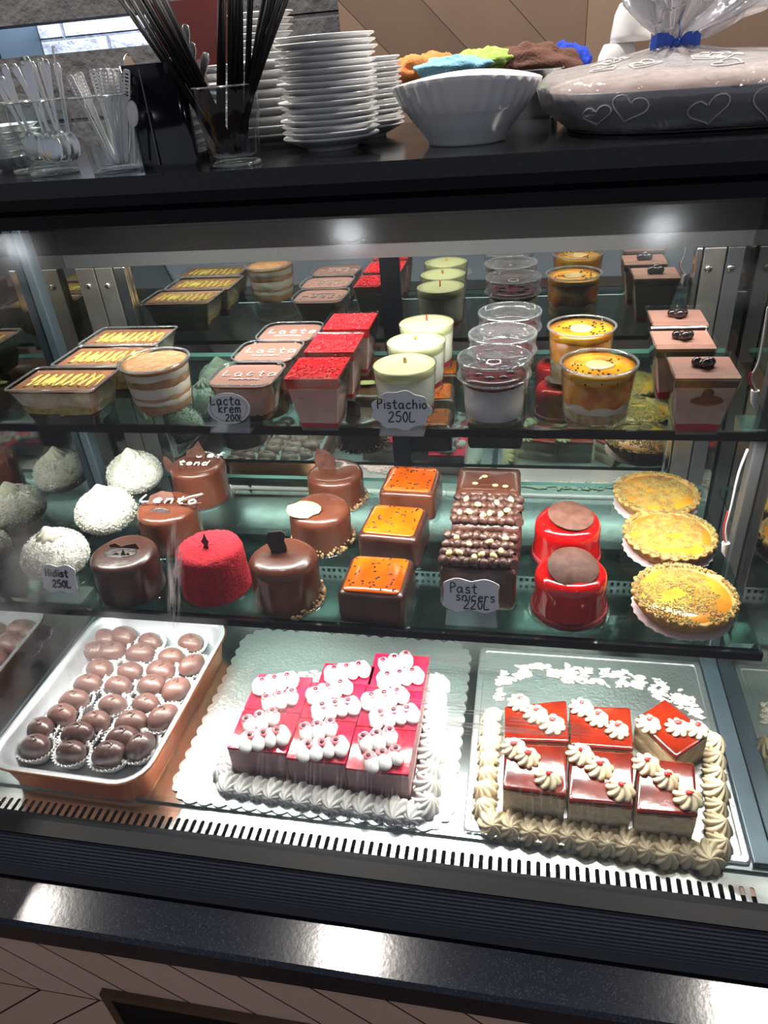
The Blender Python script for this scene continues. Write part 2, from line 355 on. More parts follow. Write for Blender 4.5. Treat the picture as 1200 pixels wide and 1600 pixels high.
# handwriting: strokes on a unit grid
G={'L':[[(.05,1),(.0,.05),(.55,.08)]],'a':[[(.5,.5),(.25,.6),(.02,.35),(.15,.02),(.42,.15),(.5,.55),(.5,.1),(.62,0)]],
'c':[[(.5,.5),(.25,.6),(.03,.3),(.2,0),(.52,.1)]],'t':[[(.25,.95),(.22,.2),(.35,0),(.5,.05)],[(0,.62),(.5,.66)]],
'k':[[(.05,1),(.03,0)],[(.5,.6),(.06,.28),(.5,0)]],'r':[[(.05,.6),(.06,0)],[(.06,.4),(.25,.6),(.42,.52)]],
'e':[[(.05,.3),(.48,.36),(.3,.6),(.05,.35),(.15,.03),(.5,.08)]],'m':[[(.03,.6),(.03,0)],[(.03,.45),(.2,.6),(.3,.45),(.3,0)],[(.3,.45),(.48,.6),(.6,.4),(.6,0)]],
'2':[[(.05,.8),(.3,1),(.5,.75),(.3,.4),(.0,.03),(.55,.03)]],'5':[[(.5,1),(.12,.97),(.08,.6),(.4,.6),(.5,.3),(.3,.02),(.02,.1)]],
'0':[[(.28,1),(.02,.55),(.25,0),(.5,.45),(.3,1)]],'3':[[(.05,.95),(.4,.95),(.2,.6),(.5,.35),(.25,0),(.02,.08)]],
'P':[[(.08,0),(.08,1),(.45,.95),(.5,.65),(.1,.5)]],'i':[[(.15,.6),(.15,0)],[(.15,.85),(.16,.9)]],
's':[[(.45,.55),(.15,.6),(.1,.38),(.42,.25),(.35,.02),(.03,.05)]],'h':[[(.05,1),(.04,0)],[(.04,.4),(.3,.6),(.45,.4),(.46,0)]],
'o':[[(.27,.6),(.03,.3),(.25,0),(.5,.3),(.27,.6)]],'n':[[(.05,.6),(.05,0)],[(.05,.42),(.3,.6),(.45,.4),(.46,0)]],
'H':[[(.05,1),(.05,0)],[(.55,1),(.5,0)],[(.05,.5),(.52,.52)]],'d':[[(.5,.5),(.2,.6),(.02,.3),(.2,0),(.5,.2)],[(.52,1),(.5,0)]],
'J':[[(.1,.95),(.6,1)],[(.4,.98),(.38,.1),(.15,0),(0,.2)]],'l':[[(.15,1),(.12,.1),(.25,0)]],'f':[[(.45,.9),(.25,.95),(.2,.5),(.2,0)],[(0,.5),(.4,.55)]]}
def write(b,text,x0,y0,h,r,place,gap=.28,mi=0,seg=5,wob=.0):
    """strokes written at (x0,y0) upwards h; place maps (u,v) to a point"""
    x=x0
    for ch in text:
        if ch==' ': x+=h*.4; continue
        g=G[ch]; wd=max(p[0] for st in g for p in st)
        for st in g:
            pts=[]
            for i in range(len(st)-1):
                for k in range(3):
                    q=k/3; p0=st[max(i-1,0)];p1=st[i];p2=st[i+1];p3=st[min(i+2,len(st)-1)]
                    f=lambda a,b_,c_,d_: .5*((2*b_)+(-a+c_)*q+(2*a-5*b_+4*c_-d_)*q*q+(-a+3*b_-3*c_+d_)*q**3)
                    pts.append((f(p0[0],p1[0],p2[0],p3[0]),f(p0[1],p1[1],p2[1],p3[1])))
            pts.append(st[-1])
            b.tube([place(x+p[0]*h,y0+p[1]*h) for p in pts],r,seg,mi)
        x+=(wd+gap)*h
    return x
# ================================================================== THE SETTING
b=B(); b.box(-4,4,-4,4,-.05,0); struct(b,'floor','floor')
b=B(); b.box(-4,4,-1.3,4,2.8,2.85); struct(b,'ceiling','offwhite')
YW=1.9
b=B(); x1=ony(535,50,YW)[0]
sz0,sz1=ony(150,78,YW)[2],ony(150,26,YW)[2]; sx0,sx1=-1.62,ony(236,50,YW)[0]
b.box(-4,sx0,YW,YW+.1,0,2.8); b.box(sx1,x1,YW,YW+.1,0,2.8); b.box(sx0,sx1,YW,YW+.1,0,sz0); b.box(sx0,sx1,YW,YW+.1,sz1,2.8)
struct(b,'wall_back','stone')
b=B(); b.box(x1,4,YW-.02,YW+.28,0,2.8); struct(b,'wall_wood','woodwall')
b=B(); xa=ony(60,50,YW+.32)[0]; b.box(xa,sx1+.2,YW+.32,YW+.36,1.3,2.2); struct(b,'wall_alcove','whitebrick')
b=B(); b.box(sx0-.3,xa-.002,YW+.12,YW+.36,1.3,2.2); struct(b,'wall_alcove_side','bluegrey')
area('alcove_strip',(-1.15,YW+.20,sz1+.20),(R(25),0,0),.8,.05,6,(.80,.87,1))
for i,(x,y) in enumerate(LAMPS):
    t=thing('ceiling_lamp',(x,y,2.78),'round recessed ceiling spotlight %s, %s'%('over the back of the countertop' if y>0 else 'above the customer side of the display case',['left one','middle one','right one'][i%3]),'ceiling lamp','ceiling spotlights')
    b=B(); b.lathe([(.056,0),(.072,0),(.072,.02),(.056,.02)],24,close=True); b.build('lamp_ring','steel2',t)
    b=B(); b.lathe([(.0001,.012),(.056,.012),(.056,.018),(.0001,.018)],24); b.build('lamp_disc','lamp' if y>0 else 'lampdim',t)
# ------------------------------------------------------------------ base of the counter
b=B(); b.box(-1.6,1.2,.352,1.0,0,.798); o=struct(b,'wall_counter','woodbase')
t=thing('vent_panel',(-.487,.352,.20),'black rectangular panel set into the lower wooden front of the counter','panel')
b=B(); b.box(.012,.70,-.006,0,0,.466); b.build('panel_face','black',t)
b=B(); b.box(0,.012,-.008,0,0,.478); b.box(.012,.70,-.008,0,.466,.478); b.build('panel_frame','floor',t)
b=B(); b.exx([(.337,.803),(.340,.829),(.345,.832),(.47,.832),(.47,.80),(.339,.80)],-1.6,1.2)
tag(b.build('granite_ledge','ledge'),'long black granite ledge with pale scuffs running below the glass display case','ledge')
tag((lambda b:(b.prism([(-1.6,YC),(1.2,YC),(1.2,1.24),(-.70,1.24),(-.74,.985),(-1.6,.985)],ZC-.0185,ZC),b.build('granite_countertop','granite',bevel=.002))[1])(B()),'polished black granite countertop over the display case, holding plates, tumblers and bowl','countertop')
b=B(); b.box(-1.5,1.1,1.02,1.22,.0,ZC-.02); tag(b.build('rear_cabinet','black'),'black cabinet body standing behind the display case under the granite top','cabinet')
# ------------------------------------------------------------------ display case
case=thing('display_case',(0,0,.80),'black framed glass pastry display case with slanted front pane and lit shelves','display case')
def part(b,name,m,par=case,**k):
    b.v=[(p[0],p[1],p[2]-.80) for p in b.v]; return b.build(name,m,par,**k)
# deck
b=B(); b.exx([(.482,ZD-.03),(.482,ZD),(YB,ZD),(YB,ZD-.006),(.486,ZD-.006),(.486,ZD-.03)],XL,XR); part(b,'deck_plate','steel')
b=B(); b.box(XR-.020,XR-.0003,.487,.94,ZD,ZD+.007); part(b,'deck_edge_strip','bluegrey',bevel=.001)
b=B(); b.box(XL+.0003,XL+.006,.487,.96,ZD,ZD+.012); part(b,'deck_edge_strip','bluegrey',bevel=.001)
b=B(); b.box(XL+.01,XR-.01,.944,.966,ZD,ZD+.014)
for i in range(95): x=XL+.02+i*.0095; b.box(x,x+.0045,.9436,.9445,ZD+.004,ZD+.010,1)
part(b,'back_vent',['steel','black'])
# grille with round-ended slots
b=B(); zg=ZD-.004; x=XL+.004; p=.0102; sw=.0048; y0,y1,y2,y3=.4445,.4475,.4665,.482
b.box(XL,XR,y0,y1,zg-.0015,zg); b.box(XL,XR,y2,y3,zg-.0015,zg)
while x<XR-.03:
    b.box(x,x+p-sw,y1,y2,zg-.0015,zg)
    cx=x+p-sw+sw/2
    for (sg) in (-1,1):
        pts=[(cx+sg*sw/2,y2)]+[(cx+sg*sw/2*math.cos(a),y2-.0024+.0024*math.sin(a)) for a in [k*PI/8 for k in range(0,5)]]
        pts=[(cx+sg*sw/2,y2-.0024)]+[(cx+sg*sw/2*math.cos(k*PI/8),y2-.0024+.0024*math.sin(k*PI/8)) for k in range(1,5)]+[(cx+sg*sw/2,y2)]
        if sg<0: pts=pts[::-1]
        b.prism(pts,zg-.0015,zg)
    x+=p
b.box(x,XR,y1,y2,zg-.0015,zg); part(b,'air_grille','steel2')
b=B(); b.box(XL,XR,.4445,.482,ZD-.05,ZD-.045); part(b,'air_duct','black')
b=B(); b.box(XL,XR,.4805,.4835,ZD-.004,ZD+.009); part(b,'glass_lip','glass')
# frame and bumper
b=B(); b.exx([(.4445,.881),(.4185,.879),(.4185,.832),(.4445,.832)],-1.5,1.1); part(b,'front_frame','black')
pr=[]
for k in range(61):
    q=k/60; yy=.4183-.026*math.sin(q*PI/2)**1.1; zz=.877-.044*q; yy-=.0006*math.sin(q*2*PI*15); pr.append((yy,zz))
pr+=[(.4185,.8325),(.4184,.877)]
b=B(); b.exx(pr,-1.5,1.1); part(b,'ribbed_bumper','bumper')
# header
b=B(); b.exx([(.812,ZC-.0187),(.812,1.494),(.797,1.490),(.797,1.4755),(.822,1.472),(.826,1.482),(1.015,1.482),(1.015,ZC-.0187)],-1.5,1.1); part(b,'header','header')
b=B(); b.box(XL,XR,.826,.97,1.4795,1.4815); part(b,'inner_ceiling','steel')
b=B(); b.box(XL+.02,XR-.02,.826,.846,1.4785,1.4800); part(b,'led_strip','led')
zr_=ony(600,401,YB)[2]
# back: mirror doors, rail, posts
b=B(); b.box(XL,XR,YB,YB+.004,ZD-.02,1.482); part(b,'mirror_door','mirror')
b=B(); b.box(XL,XR,YB-.006,YB-.0003,zr_,zr_+.019); part(b,'door_top_rail','grey')
b=B(); b.box(XL,XR,YB-.008,YB-.0003,zr_+.0192,1.481); part(b,'reflection_cover','reflection_cover')  # added dark panel hiding the bright mirror reflection above the rail
for (xa,xb) in ((-.203,-.175),): b=B(); b.box(xa,xb,YB-.003,YB-.0003,ZD,zr_-.0003); part(b,'door_stile','black')
for (xa,xb,mm) in ((-.660,-.630,'alu'),(-.628,-.600,'alu'),(-.598,-.580,'steel2'),(.205,.212,'steel2'),(.214,.240,'alu'),(.242,.262,'grey')):
    b=B(); b.box(xa,xb,YB-.009,YB-.0003,ZD,zr_-.0003); part(b,'door_post',mm,bevel=.001)
for x in (-.645,-.614,.222,.248):
    b=B(); q=ony(118,445,YB)[2]; b.ell((x,YB-.010,q),(.005,.0025,.005)); part(b,'screw_head','steel2')
# side panes: trapezoids
def yg(z): return .435+(z-.878)*.355/.597
for x,nm in ((XL-.005,'l'),(XR,'r')):
    b=B(); pr=[(yg(.882)+.008,ZD-.004),(YB,ZD-.004),(YB,1.479),(yg(1.474)+.005,1.474)]
    b.exx(pr,x,x+.005); part(b,'side_pane','sidemirror')
b=B(); b.box(XL,XL+.014,.896,.916,ZD,1.478); part(b,'side_upright','bluegrey',bevel=.002)
b=B(); b.box(XR-.014,XR,.785,.803,ZD,1.47); part(b,'side_upright','grey',bevel=.002)
for nm,x in (('l',XL),('r',XR)):
    b=B(); s=1 if x<0 else -1
    for k in range(20):
        pass
    b.exx([(yg(.882)+.003,.882),(yg(.882)+.016,.882),(yg(1.474)+.013,1.474),(yg(1.474),1.474)],x-(.004 if s>0 else 0),x+(.004 if s<0 else 0)); part(b,'pane_edge_trim','steel2')
# front glass with haze patches where it is breathed on and smeared
def dirty_glass():
    m,t,N,L=nt('front_pane_glass'); out=N['Material Output']; N.remove(N['Principled BSDF'])
    def mth(op,a,bb=None,cl=False):
        q=N.new('ShaderNodeMath'); q.operation=op; q.use_clamp=cl
        for i,x in enumerate((a,bb)):
            if x is None: continue
            if isinstance(x,(int,float)): q.inputs[i].default_value=x
            else: L.new(x,q.inputs[i])
        return q.outputs[0]
    v=tc(N,L); sp=N.new('ShaderNodeSeparateXYZ'); L.new(v,sp.inputs[0]); X,Z=sp.outputs[0],mth('ADD',sp.outputs[2],.80)
    mp=N.new('ShaderNodeMapping'); mp.inputs['Scale'].default_value=(420,30,22); L.new(v,mp.inputs[0])
    streak=noise_n(N,L,mp.outputs[0],1,3,.6)
    mp2=N.new('ShaderNodeMapping'); mp2.inputs['Rotation'].default_value=(0,R(-42),0); mp2.inputs['Scale'].default_value=(7,7,300); L.new(v,mp2.inputs[0])
    scr=noise_n(N,L,mp2.outputs[0],1,2,.5)
    soft=noise_n(N,L,v,18,4,.6); fine=noise_n(N,L,v,220,2,.5)
    def patch(cx,cz,rx,rz,st,mod=None,lo=.35,hi=.65):
        a=mth('POWER',mth('ABSOLUTE',mth('DIVIDE',mth('SUBTRACT',X,cx),rx)),2); c=mth('POWER',mth('ABSOLUTE',mth('DIVIDE',mth('SUBTRACT',Z,cz),rz)),2)
        d=mth('MULTIPLY',mth('SUBTRACT',1.0,mth('ADD',a,c),True),st)
        if mod is not None:
            mr=N.new('ShaderNodeMapRange'); mr.inputs[1].default_value=lo; mr.inputs[2].default_value=hi; L.new(mod,mr.inputs[0]); d=mth('MULTIPLY',d,mr.outputs[0])
        return d
    ps=[patch(-.570,1.145,.045,.050,.26,soft,.15,.6),patch(-.575,1.075,.12,.06,.15,soft),patch(-.47,1.045,.085,.06,.26,soft,.2,.6),patch(-.25,1.020,.10,.045,.28,soft,.25,.6),
        patch(-.15,1.000,.06,.04,.28,soft),patch(-.384,1.140,.011,.060,.95,streak,.45,.6),patch(-.03,1.035,.14,.05,.55,scr,.56,.66),
        patch(.12,1.445,.10,.016,.07,fine,.2,.8),patch(.22,1.405,.05,.022,.08,fine,.2,.8),patch(-.60,1.42,.06,.05,.06,soft),patch(-.2,1.452,.50,.010,.03,streak,.4,.6),patch(-.62,1.0,.07,.12,.20,soft),
        patch(-.2,.96,.45,.09,.10,streak,.55,.62)]
    tot=mth('ADD',mth('MULTIPLY',fine,.002),.0006)
    for p_ in ps: tot=mth('ADD',tot,p_,True)
    tr=N.new('ShaderNodeBsdfTransparent'); tr.inputs[0].default_value=(.97,.985,.98,1)
    gl=N.new('ShaderNodeBsdfGlossy'); gl.inputs['Roughness'].default_value=.11
    fr=N.new('ShaderNodeLayerWeight'); f5=mth('POWER',fr.outputs['Facing'],5); fac=mth('ADD',mth('MULTIPLY',f5,.85),.022,True)
    mx=N.new('ShaderNodeMixShader'); L.new(fac,mx.inputs[0]); L.new(tr.outputs[0],mx.inputs[1]); L.new(gl.outputs[0],mx.inputs[2])
    df=N.new('ShaderNodeBsdfDiffuse'); df.inputs[0].default_value=(.86,.87,.88,1); tl=N.new('ShaderNodeBsdfTranslucent'); tl.inputs[0].default_value=(.86,.87,.88,1)
    m1=N.new('ShaderNodeMixShader'); m1.inputs[0].default_value=.6; L.new(df.outputs[0],m1.inputs[1]); L.new(tl.outputs[0],m1.inputs[2])
    m2=N.new('ShaderNodeMixShader'); L.new(tot,m2.inputs[0]); L.new(mx.outputs[0],m2.inputs[1]); L.new(m1.outputs[0],m2.inputs[2]); L.new(m2.outputs[0],out.inputs[0]); return m
b=B(); th=.004; b.exx([(yg(.880),.880),(yg(.880)+th,.880),(yg(1.474)+th,1.474),(yg(1.474),1.474)],XL-.004,XR+.004)
M['frontglass']=dirty_glass(); part(b,'front_pane','frontglass')
# shelves
def shelf(z,yf,label,xr):
    t=thing('glass_shelf',(0,0,z),label,'shelf')
    b=B(); b.box(XL+.003,xr,yf,.972,-.006,0); 
    for k in (2,4): b.mi[k]=1
    b.build('shelf_pane',['shelfglass','glassedge'],t)
    b=B(); b.exx([(yf-.004,.0008),(yf-.004,-.0095),(yf+.012,-.0095),(yf+.012,-.0062),(yf-.0006,-.0062),(yf-.0006,.0008)],XL+.003,xr); b.build('front_rail','blackg',t)
    b=B(); b.box(XL+.03,xr-.03,yf+.0015,yf+.0105,-.0105,-.0097); b.build('led_strip','led',t)
    b=B()
    for x in (xr-.014,XL+.018):
        b=B(); b.exx([(yf+.02,-.007),(yf+.055,-.007),(yf+.050,-.022),(yf+.03,-.026)],x-.012,x+.012); b.build('clamp','steel2',t)
    return t
shelf(Z1,.728,'upper dark glass shelf holding the plastic dessert cups',XR-.015)
shelf(Z2,.624,'lower dark glass shelf holding the small round cakes and tarts',XR-.012)
# tan wooden panel outside the left side pane
b=B(); b.box(-1.02,-1.0,.30,1.0,.832,1.505); tag(b.build('wood_panel','tan'),'tan wooden panel standing beyond the left side pane of the case','panel')
# wires
def wire(name,pts,m,label):
    b=B(); pp=[]
    for i in range(len(pts)-1):
        for k in range(5):
            q=k/5; p0=Vector(pts[max(i-1,0)]);p1=Vector(pts[i]);p2=Vector(pts[i+1]);p3=Vector(pts[min(i+2,len(pts)-1)])
            pp.append(.5*((2*p1)+(-p0+p2)*q+(2*p0-5*p1+4*p2-p3)*q*q+(-p0+3*p1-3*p2+p3)*q**3))
    pp.append(Vector(pts[-1])); t=thing(name,pts[0],label,'wire')
    b.v=[];b.tube([p-Vector(pts[0])+Vector((.0012,0,0)) for p in pp],.0013,6); b.build('cable',m,t)
    b=B(); b.tube([p-Vector(pts[0])-Vector((.0010,0,0)) for p in pp[len(pp)*11//20:]],.0008,6); b.build('cable','wirer',t)
    b=B(); e=Vector(pts[-1])-Vector(pts[0]); b.tube([e,e+Vector((.001,0,-.012)),e+Vector((.003,-.001,-.020))],[.0045,.0040,.001],8); b.build('connector','whitep',t)
Yw=.755
wire('led_wire',[ony(1166,702,Yw),ony(1152,740,Yw),ony(1141,790,Yw),ony(1132,826,Yw),ony(1134,848,Yw)],'wire','white and red wire with a connector hanging under the right end of the upper shelf')
wire('led_wire',[ony(1198,480,.77),ony(1185,560,.77),ony(1172,590,.77),ony(1180,610,.77)],'wire','white wire hanging along the right side pane above the upper shelf')
# ================================================================== DESSERT CUPS ON THE UPPER SHELF
def lerp(a,b,q): return a+(b-a)*q
def mid(pts,z):
    q=[onz(x,y,z) for x,y in pts]; return (sum(p[0] for p in q)/len(q),sum(p[1] for p in q)/len(q))
def rect_cup(b,w0,d0,w1,d1,H,r,th=.0009,z0=0):
    L=lambda q,o: rr(lerp(w0,w1,q)-2*o,lerp(d0,d1,q)-2*o,max(r-o,.001),z0+(H-z0)*q)
    b.loft([L(0,0),L(.5,0),L(1,0),rr(w1+.002,d1+.002,r+.001,H+.0003),rr(w1+.002,d1+.002,r+.001,H+.0013),rr(w1-2*th,d1-2*th,max(r-th,.001),H+.0013),L(.5,th),L(.02,th)],0)
def rect_layer(w0,d0,w1,d1,H,r,za,zb,name,m,t,wa=0,wb=0,th=.0012,seed=0,n=10):
    b=B(); loops=[]
    def lp(z,wob,k):
        q=z/H; l=rr(lerp(w0,w1,q)-2*th,lerp(d0,d1,q)-2*th,max(r-th,.001),z,n=3)
        out=[]
        for i in range(len(l)):           # subdivide sides so the boundary can wander
            a=l[i];c=l[(i+1)%len(l)]
            for j in range(4):
                p=a.lerp(c,j/4)
                if wob: p.z+=wob*noise.noise((p+Vector((seed,k*3,0)))*90)
                out.append(p)
        return out
    b.loft([lp(za,wa,1),lp(zb,wb,2)],0); return b.build(name,m,t)
def round_cup(b,r0,r1,H,th=.0009,z0=0,foot=0):
    pr=[(r0-.003,z0),(r0,z0+.001),(lerp(r0,r1,.5),(z0+H)/2),(r1,H-.001),(r1+.0008,H-.0002),(r1+.0008,H+.0008),(r1-th,H+.0008),(r1-th,H-.002),(r0-th,z0+.004+foot),(r0-.004,z0+.002+foot)]
    b.lathe(pr,40)
def round_layer(r0,r1,H,za,zb,name,m,t,wa=0,wb=0,th=.0012,seed=0,top_dome=0):
    b=B(); loops=[]
    for z,wob,k in ((za,wa,1),(zb,wb,2)):
        q=z/H; r=lerp(r0,r1,q)-th; l=[]
        for i in range(48):
            a=2*PI*i/48; p=Vector((r*math.cos(a),r*math.sin(a),z))
            if wob: p.z+=wob*noise.noise((p+Vector((seed,k*3,0)))*80)
            l.append(p)
        loops.append(l)
    for s_ in (.75,.4,.05):
        loops.append([Vector((p.x*s_,p.y*s_,zb+top_dome*(1-s_)+ .0006*noise.noise(Vector((p.x*s_,p.y*s_,seed))*120))) for p in loops[1]])
    b.loft(loops,0); return b.build(name,m,t)
gU='plastic dessert cups on the upper shelf'
# --- rectangular layered boxes with drizzle
def gold_box(loc,label):
    t=thing('layered_dessert_box',loc,label,'dessert','rectangular layered desserts')
    D=(.086,.050,.116,.072,.050,.006)
    b=B(); rect_cup(b,*D); b.build('clear_box','clear',t)
    b=B(); w,d,H=D[2],D[3],D[4]
    b.loft([rr(w+.004,d+.004,.007,H+.0010),rr(w+.004,d+.004,.007,H+.0025),rr(w-.001,d-.001,.006,H+.0025),rr(w-.001,d-.001,.006,H+.0010)],0,close=True); b.build('box_rim','rim',t)
    rect_layer(*D,.001,.015,'cocoa_crumb_layer','oreo',t,0,.006,seed=1)
    rect_layer(*D,.0145,.027,'yellow_crumb_layer','yolk',t,.006,.006,seed=2,th=.0016)
    rect_layer(*D,.0255,.0462,'cream_layer','pc',t,.006,0,seed=3,th=.0018)
    rect_layer(*D,.0458,.0485,'chocolate_top','choctop',t)
    b=B(); pts=[]
    for k in range(84):
        q=k/83; x=lerp(-.046,.048,q); pts.append((x+.003*math.sin(k*2.1)+.004*math.sin(k*.7),(.021-.007*noise.noise(Vector((k*.4,1,0))))*math.sin(k*1.35),.0492))
    sm=[]
    for i in range(len(pts)-1):
        for j in range(3): sm.append(Vector(pts[i]).lerp(Vector(pts[i+1]),j/3))
    b.tube(sm,.00085,5); b.ell((-.018,.0,.0490),(.009,.010,.0012),jit=.3); b.build('drizzle','yline',t)
    return t
zr=Z1+.050
g=gold_box((*mid([(20,605),(148,612),(171,580),(62,578)],zr),Z1),'rectangular clear box of layered dessert with yellow drizzle, front left corner of the upper shelf')
dup(g,(*mid([(92,570),(205,575),(230,543),(135,541)],zr),Z1),'rectangular clear box of layered dessert with yellow drizzle, middle one of its row')
dup(g,(*mid([(137,540),(240,542),(262,512),(168,512)],zr),Z1),'rectangular clear box of layered dessert with yellow drizzle, rearmost of its row near the mirror')
# --- round cocoa layered tub
t=thing('layered_cocoa_tub',(-.444,.770,Z1),'round clear tub of cream and coffee layers dusted with cocoa, beside the rectangular boxes','dessert')
b=B(); round_cup(b,.0340,.0415,.066,foot=.006); b.build('clear_tub','clear',t)
b=B(); b.lathe([(.0405,.0655),(.0435,.0655),(.0435,.0675),(.0405,.0675)],40,close=True); b.build('tub_rim','rim',t)
D=(.0340,.0415,.066)
for za,zb,m,wv in ((.008,.019,'coffee',.003),(.0185,.026,'vanilla',.003),(.0255,.030,'coffee',.002),(.0295,.043,'vanilla',.002),(.0425,.052,'coffee',.002),(.0515,.060,'vanilla',.002)):
    round_layer(*D,za,zb,'coffee_layer' if m=='coffee' else 'cream_layer',m,t,wv,wv,seed=zb*100)
round_layer(*D,.0598,.0635,'cocoa_dusting','cocoa',t,top_dome=.003)
# --- pink-brown tubs with the written word
D=(.058,.052,.082,.072,.050,.018)
def lacta(loc,label,s=0):
    t=thing('pudding_tub',loc,label,'dessert','square tubs of milk pudding')
    b=B(); rect_cup(b,*D); b.build('clear_tub','clear',t)
    b=B(); w,d,H=D[2],D[3],D[4]; b.loft([rr(w+.003,d+.003,.019,H+.001),rr(w+.003,d+.003,.019,H+.0022),rr(w-.001,d-.001,.017,H+.0022),rr(w-.001,d-.001,.017,H+.001)],0,close=True); b.build('tub_rim','rim',t)
    rect_layer(*D,.001,.009,'crumb_base','snick',t,0,.004,seed=4)
    rect_layer(*D,.0085,.046,'pudding','lactab',t,.004,0,seed=5,th=.0015); rect_layer(*D,.0455,.0485,'mousse_top','lacta',t)
    b=B(); write(b,'Latta' if s else 'Lacta',-.030,-.004,.0165,.00080,lambda u,v:(u,v+.001+.0015*math.sin(u*200),.0492),gap=.3)
    pts=[(-.018+.0006*k,-.014+.0022*abs(math.sin(k*.22)),.0492) for k in range(62)]; b.tube(pts,.0009,5); b.build('icing_writing','icing',t)
    return t
zr=Z1+.051
g=lacta((*mid([(328,597),(430,603),(440,572),(345,566)],zr),Z1),'clear tub of pink brown pudding with white written word, frontmost of its row')
dup(g,(*mid([(366,562),(458,563),(468,537),(385,530)],zr),Z1),'clear tub of pink brown pudding with white written word, middle one of its row')
dup(g,(*mid([(407,530),(490,532),(497,506),(420,503)],zr),Z1),'clear tub of pink brown pudding with white written word, rearmost of its row')
# --- red topped square cups
D2=(.044,.044,.064,.068,.068,.003)
def redcup(loc,label):
    t=thing('red_topped_cup',loc,label,'dessert','square cups with red jelly tops')
    D=D2
    b=B(); rect_cup(b,*D,z0=0); b.build('clear_cup','clear',t)
    b=B(); w,d=D[0],D[1]; b.loft([rr(w,d,.003,0),rr(w,d,.003,.0035)],0); b.build('cup_foot','rim',t)
    rect_layer(*D,.0038,.009,'red_base','jamred',t,0,.003,seed=6)
    rect_layer(*D,.0086,.055,'cream_layer','pinkcream',t,.003,.0005,seed=7,th=.0016)
    b=B()
    b.ell((-.012,-.0262,.044),(.011,.0016,.0035),jit=.3)
    b.build('chocolate_shaving','cocoa',t)
    rect_layer(*D,.0545,.067,'red_jelly','pudred',t,.0005,0,seed=8)
    b=B()
    for k in range(150):
        x,y=random.uniform(-.028,.028),random.uniform(-.030,.030); r=random.uniform(.0009,.0019); b.ell((x,y,.0674),(r,r,r*.8),seg=6,rings=4,jit=.3)
    b.build('red_crumb','pudred',t)['kind']='stuff'
    return t
zr=Z1+.068
g=redcup((-.230,.740,Z1),'square clear cup of cream with bright red crumb top, frontmost of its row')
dup(g,(-.230,.822,Z1),'square clear cup of cream with bright red crumb top, middle one of its row')
dup(g,(-.228,.903,Z1),'square clear cup of cream with bright red top, rearmost of its row')
# --- pistachio cups
def pist(loc,label):
    t=thing('pistachio_cup',loc,label,'dessert','round cups with pale green tops')
    b=B(); round_cup(b,.0325,.0365,.059,foot=.004); b.build('clear_cup','clear',t); D=(.0325,.0365,.059)
    round_layer(*D,.0055,.0125,'red_layer','jamred',t,0,.002,seed=9)
    round_layer(*D,.012,.0495,'cream_layer','pistcr',t,.002,.001,seed=10)
    round_layer(*D,.049,.0592,'green_top','pisttop',t,.001,0,top_dome=.0015,seed=11)
    b=B(); b.ell((.001,.002,.063),(.0022,.0016,.0042),jit=.3); b.build('nut_garnish','nut',t)
    return t
g=pist((-.137,.770,Z1),'round clear cup with pale green top and nut piece, frontmost of its row')
dup(g,(-.134,.845,Z1),'round clear cup with pale green top and nut piece, middle one of its row',rz=.5)
r=dup(g,(-.130,.915,Z1),'round clear cup with pale green top and thin red sliver, rearmost of its row',skip=('nut_garnish',))
b=B(); b.tube([(0,.004,.060),(0,.004,.069)],.0011); b.build('red_garnish','reddot',r)
# --- lidded jars
def jar(loc,label):
    t=thing('lidded_pudding_jar',loc,label,'dessert','lidded jars of white pudding')
    b=B(); round_cup(b,.0325,.0360,.056,foot=.005); b.build('clear_jar','clear',t); D=(.0325,.0360,.056)
    round_layer(*D,.0065,.044,'pudding','greycr',t,0,.001,seed=12)
    round_layer(*D,.0435,.053,'berry_jam','blueb',t,.001,.0,seed=13)
    b=B()
    for k in range(7): a=k*.9; b.ell((.018*math.cos(a),.018*math.sin(a),.0535),(.0055,.005,.003),jit=.3)
    b.build('berries','berry',t)['label']='dark berries under the lid'
    b=B(); b.lathe([(.0362,.051),(.0400,.0505),(.0402,.054),(.0392,.0545),(.0392,.066),(.0402,.0665),(.0400,.0715),(.0370,.0722),(.0340,.069),(.010,.0690),(.0095,.0702),(.0001,.0705)],40,cap0=False); 
    o=b.build('lid','clearlid',t)
    b=B(); b.lathe([(.0395,.0503),(.0410,.0503),(.0410,.0522),(.0395,.0522)],40,close=True); b.lathe([(.0385,.0700),(.0408,.0702),(.0400,.0722),(.0380,.0722)],40,close=True); b.build('lid_rim','rim',o)
    return t
g=jar((-.035,.760,Z1),'round clear jar with lid, white pudding and dark jam, frontmost of its row')
dup(g,(-.029,.836,Z1),'round clear jar with lid, white pudding and dark jam, middle one of its row')
dup(g,(-.023,.918,Z1),'round clear jar with lid, white pudding and dark jam, rearmost of its row')
